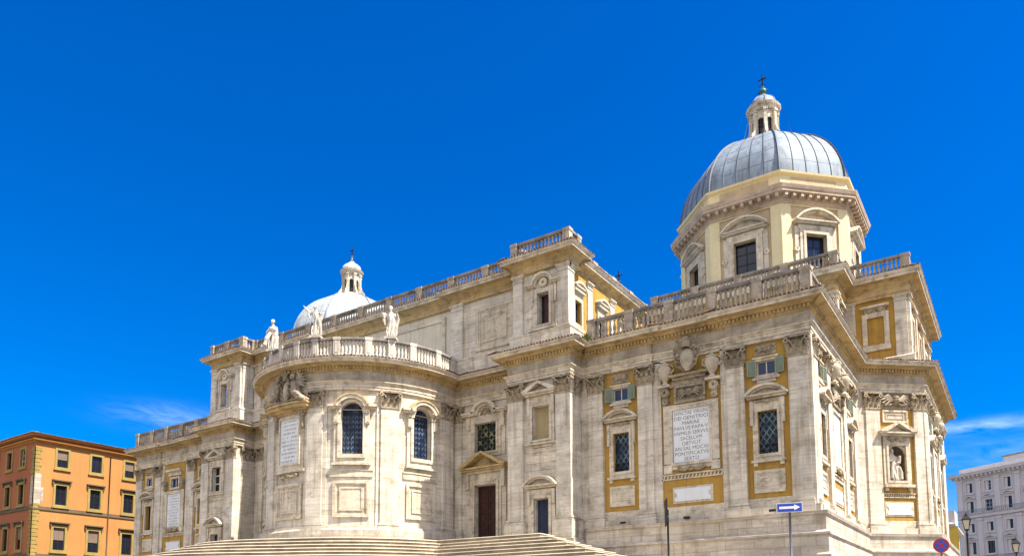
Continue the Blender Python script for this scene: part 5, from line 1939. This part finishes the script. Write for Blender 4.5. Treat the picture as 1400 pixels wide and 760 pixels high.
for z in (22.3, 12.6):
    sweep(MB(), gp, [(0, z), (.4, z + .1), (.45, z + .5), (.55, z + .7), (.0, z + .8)]).build('string_course', 'grey_trim', GB)
par = MB().box(G1, -.6, gw - .6, 31.85, 33.0, -1.2, -.3, False); par.box(G1, 8.0, gw - 1, 33.0, 34.3, -7, -2.0, False); par.build('parapet', 'grey_trim', GB)
MB().box(G1, 7.8, gw - .8, 34.3, 34.5, -7.2, -1.8, False).build('roof', 'sand_trim', GB)
for z in (23.1, 13.4):
    rl = MB()
    rl.box(G1, -.9, gw - .3, z + .85, z + .92, .5, .56, False)
    u = -.8
    while u < gw - .4:
        rl.box(G1, u - .02, u + .02, z - .1, z + .85, .51, .55); u += .4
    rl.build('balcony_railing', 'galvanised', GB)
an = MB()
for u, h in ((10.6, 1.5), (12.0, 1.0), (12.9, 1.3)):
    an.tube([G1.p(u, -5, 34.4), G1.p(u, -5, 34.4 + h)], .06, 5); an.tube([G1.p(u - .3, -5, 34.2 + h), G1.p(u + .3, -5, 34.2 + h)], .05, 5)
an.build('antenna', 'iron', GB)
# yellow house glimpsed in the gap
YB = thing('yellow_house', 'narrow yellow house glimpsed between the church and the grey palazzo', 'building', (33, 90, 3.0))
Y1 = Frame((23.7, 82), (1, 0), (0, -1))
hy = facade_windows(Y1, [2.0, 5.2, 8.4, 11.6, 14.8], [(4.5, 6.6, .6, ''), (8.2, 10.3, .6, ''), (11.9, 13.8, .6, '')], YB, 'sand_trim', 'grey')
MB().wall(Y1, 0, 18, 2, 15.5, 0, hy, .3).build('wall', 'yellow_stucco', YB)
sweep(MB(), [(23.7, 100), (23.7, 82), (40.7, 82), (40.7, 100)], [(0, 15.3), (.3, 15.4), (.7, 15.7), (.7, 15.9), (0, 16.1)]).build('cornice', 'grey_trim', YB)
MB().box(Y1, .5, 17.5, 16.1, 18.2, -8, -2, False).build('roof_terrace', 'grey_stucco', YB)
MB().wall(Frame((40.7, 82), (0, 1), (1, 0)), 0, 18, 2, 15.5).build('wall', 'yellow_stucco', YB)


# ------------------------------------------------------------------ street furniture
def at(px, depth):
    """plan position seen in column px of the 1400-wide photograph, depth metres along the lens axis"""
    k = (px - 700) / 1034.55
    v = r_ * k + f_ / (1 - 0) + u_ * 0.1
    v = v * depth
    return CAM.x + v.x, CAM.y + v.y


def post(x, y, z1, r, parent, m='galvanised'):
    MB().tube([(x, y, hgt(x, y)), (x, y, z1)], r, 10).build('post', m, parent)


def facing(x, y):
    d = Vector((CAM.x - x, CAM.y - y)).normalized()
    return d


# one-way arrow
x, y = at(1077.5, 22)
T = thing('arrow_sign', 'blue one-way sign with a white arrow pointing right on a thin post', 'road sign', (x, y, hgt(x, y)))
zc = 4.80
d = facing(x, y); F = Frame((x, y), (-d.y, d.x), (d.x, d.y))
F = Frame(F.p(0, .07, 0), Vector((F.U.x, F.U.y)), (d.x, d.y))
post(x, y, zc + .12, .035, T)
MB().box(F, -.35, .35, zc - .135, zc + .135, -.02, .0, False).build('plate', 'sign_white', T)
MB().box(F, -.335, .335, zc - .12, zc + .12, .0, .004).build('face', 'sign_blue', T)
MB().prism(F, [(-.28, zc - .035), (.13, zc - .035), (.13, zc - .085), (.29, zc), (.13, zc + .085), (.13, zc + .035), (-.28, zc + .035)], .004, .008).build('arrow', 'sign_white', T)

# no-stopping disc
x, y = at(1281, 34)
T = thing('no_stopping_sign', 'round blue no-stopping sign with a red rim and red diagonal cross', 'road sign', (x, y, hgt(x, y)))
zc = 4.83
d = facing(x, y); F0 = Frame((x, y), (-d.y, d.x), (d.x, d.y)); F = Frame(F0.p(0, .07, 0), Vector((F0.U.x, F0.U.y)), (d.x, d.y))
post(x, y, zc + .1, .04, T)
circ = lambda r, n=32: [(r * cos(2 * pi * k / n), zc + r * sin(2 * pi * k / n)) for k in range(n)]
MB().prism(F, circ(.32), -.02, .0, True).build('plate', 'sign_red', T)
MB().prism(F, circ(.25), .0, .004).build('face', 'sign_blue', T)
cx = MB()
for s in (-1, 1):
    q = .245 / sqrt(2); w_ = .028
    cx.prism(F, [(-q - w_ * .7, zc - s * (q - w_ * .7)), (-q + w_ * .7, zc - s * (q + w_ * .7)), (q + w_ * .7, zc + s * (q - w_ * .7)), (q - w_ * .7, zc + s * (q + w_ * .7))], .004, .007 + .002 * s)
cx.build('cross_bars', 'sign_red', T)

# sign seen edge-on
x, y = at(911.5, 24)
T = thing('edge_on_sign', 'dark sign plate seen edge-on at the top of a slim black post', 'road sign', (x, y, hgt(x, y)))
d = facing(x, y); F = Frame((x, y), (d.x * .995 - d.y * .1, d.y * .995 + d.x * .1), (d.y, -d.x))
post(x, y, 5.05, .032, T, 'iron')
MB().box(F, -.34, .34, 4.55, 5.36, .034, .064, False).build('plate', 'iron', T)
MB().box(F, -.05, .05, 4.8, 4.85, -.02, .034, False).build('bracket', 'galvanised', T)


def lamp(px, depth, ztop, label, s=1.0):
    x, y = at(px, depth)
    zg = hgt(x, y)
    T = thing('street_lamp', label, 'street lamp', (x, y, zg), 'lantern street lamps')
    p = MB()
    zl = ztop - 1.05 * s
    p.lathe((x, y, zg), [(.22, 0), (.22, .25), (.14, .4), (.12, .9), (.15, 1.0), (.07, 1.1), (.055, zl - zg - .35), (.09, zl - zg - .3), (.05, zl - zg - .2), (.04, zl - zg)], 10)
    p.build('post', 'iron', T)
    a = MB()
    for k in range(4):
        ph = R(45 + 90 * k)
        a.tube([(x, y, zl - .1), (x + .16 * s * cos(ph), y + .16 * s * sin(ph), zl)], .018, 5)
        a.tube([(x + .16 * s * cos(ph), y + .16 * s * sin(ph), zl), (x + .30 * s * cos(ph), y + .30 * s * sin(ph), zl + .6 * s)], .02, 5)
    a.lathe((x, y, zl), [(.17 * s, -.03), (.17 * s, .02)], 4, rot=R(45), smooth=False)
    a.lathe((x, y, zl + .6 * s), [(.36 * s, -.02), (.36 * s, .03), (.2 * s, .2 * s), (.12 * s, .24 * s), (.12 * s, .32 * s), (.05 * s, .38 * s), (.04 * s, .45 * s)], 4, rot=R(45), smooth=False)
    a.build('lantern_frame', 'iron', T)
    MB().lathe((x, y, zl), [(.15 * s, .02), (.28 * s, .58 * s)], 4, rot=R(45), smooth=False).build('lamp_glass', 'lamp_glass', T)
    return T


lamp(1317, 47, 8.10, 'black lantern street lamp beside the church corner in front of the grey palazzo', 1.0)
lamp(1382, 52, 7.10, 'lower black lantern street lamp farthest to the right against the grey palazzo', 1.0)

# weeds rooted in the cornice gutter by the tower
wx = thing('weed_tuft', 'small green weed growing on the cornice beside the upper tower', 'plant', (22.75, -.55, 22.45))
wd = MB(); rnd = random.Random(5)
for k in range(70):
    a = rnd.uniform(0, 2 * pi); l = rnd.uniform(.25, .95); w_ = rnd.uniform(.05, .09)
    b0 = Vector((22.75 + rnd.uniform(-.3, .3), -.45 + rnd.uniform(-.15, .15), 22.42))
    tip = b0 + Vector((.45 * l * cos(a), .3 * l * sin(a), l)); mid = b0.lerp(tip, .6) + Vector((w_ * sin(a), -w_ * cos(a), .05))
    wd.quad(b0, mid, tip, b0.lerp(tip, .6) - Vector((w_ * sin(a), -w_ * cos(a), -.05)))
wd.build('leaves', 'foliage', wx)
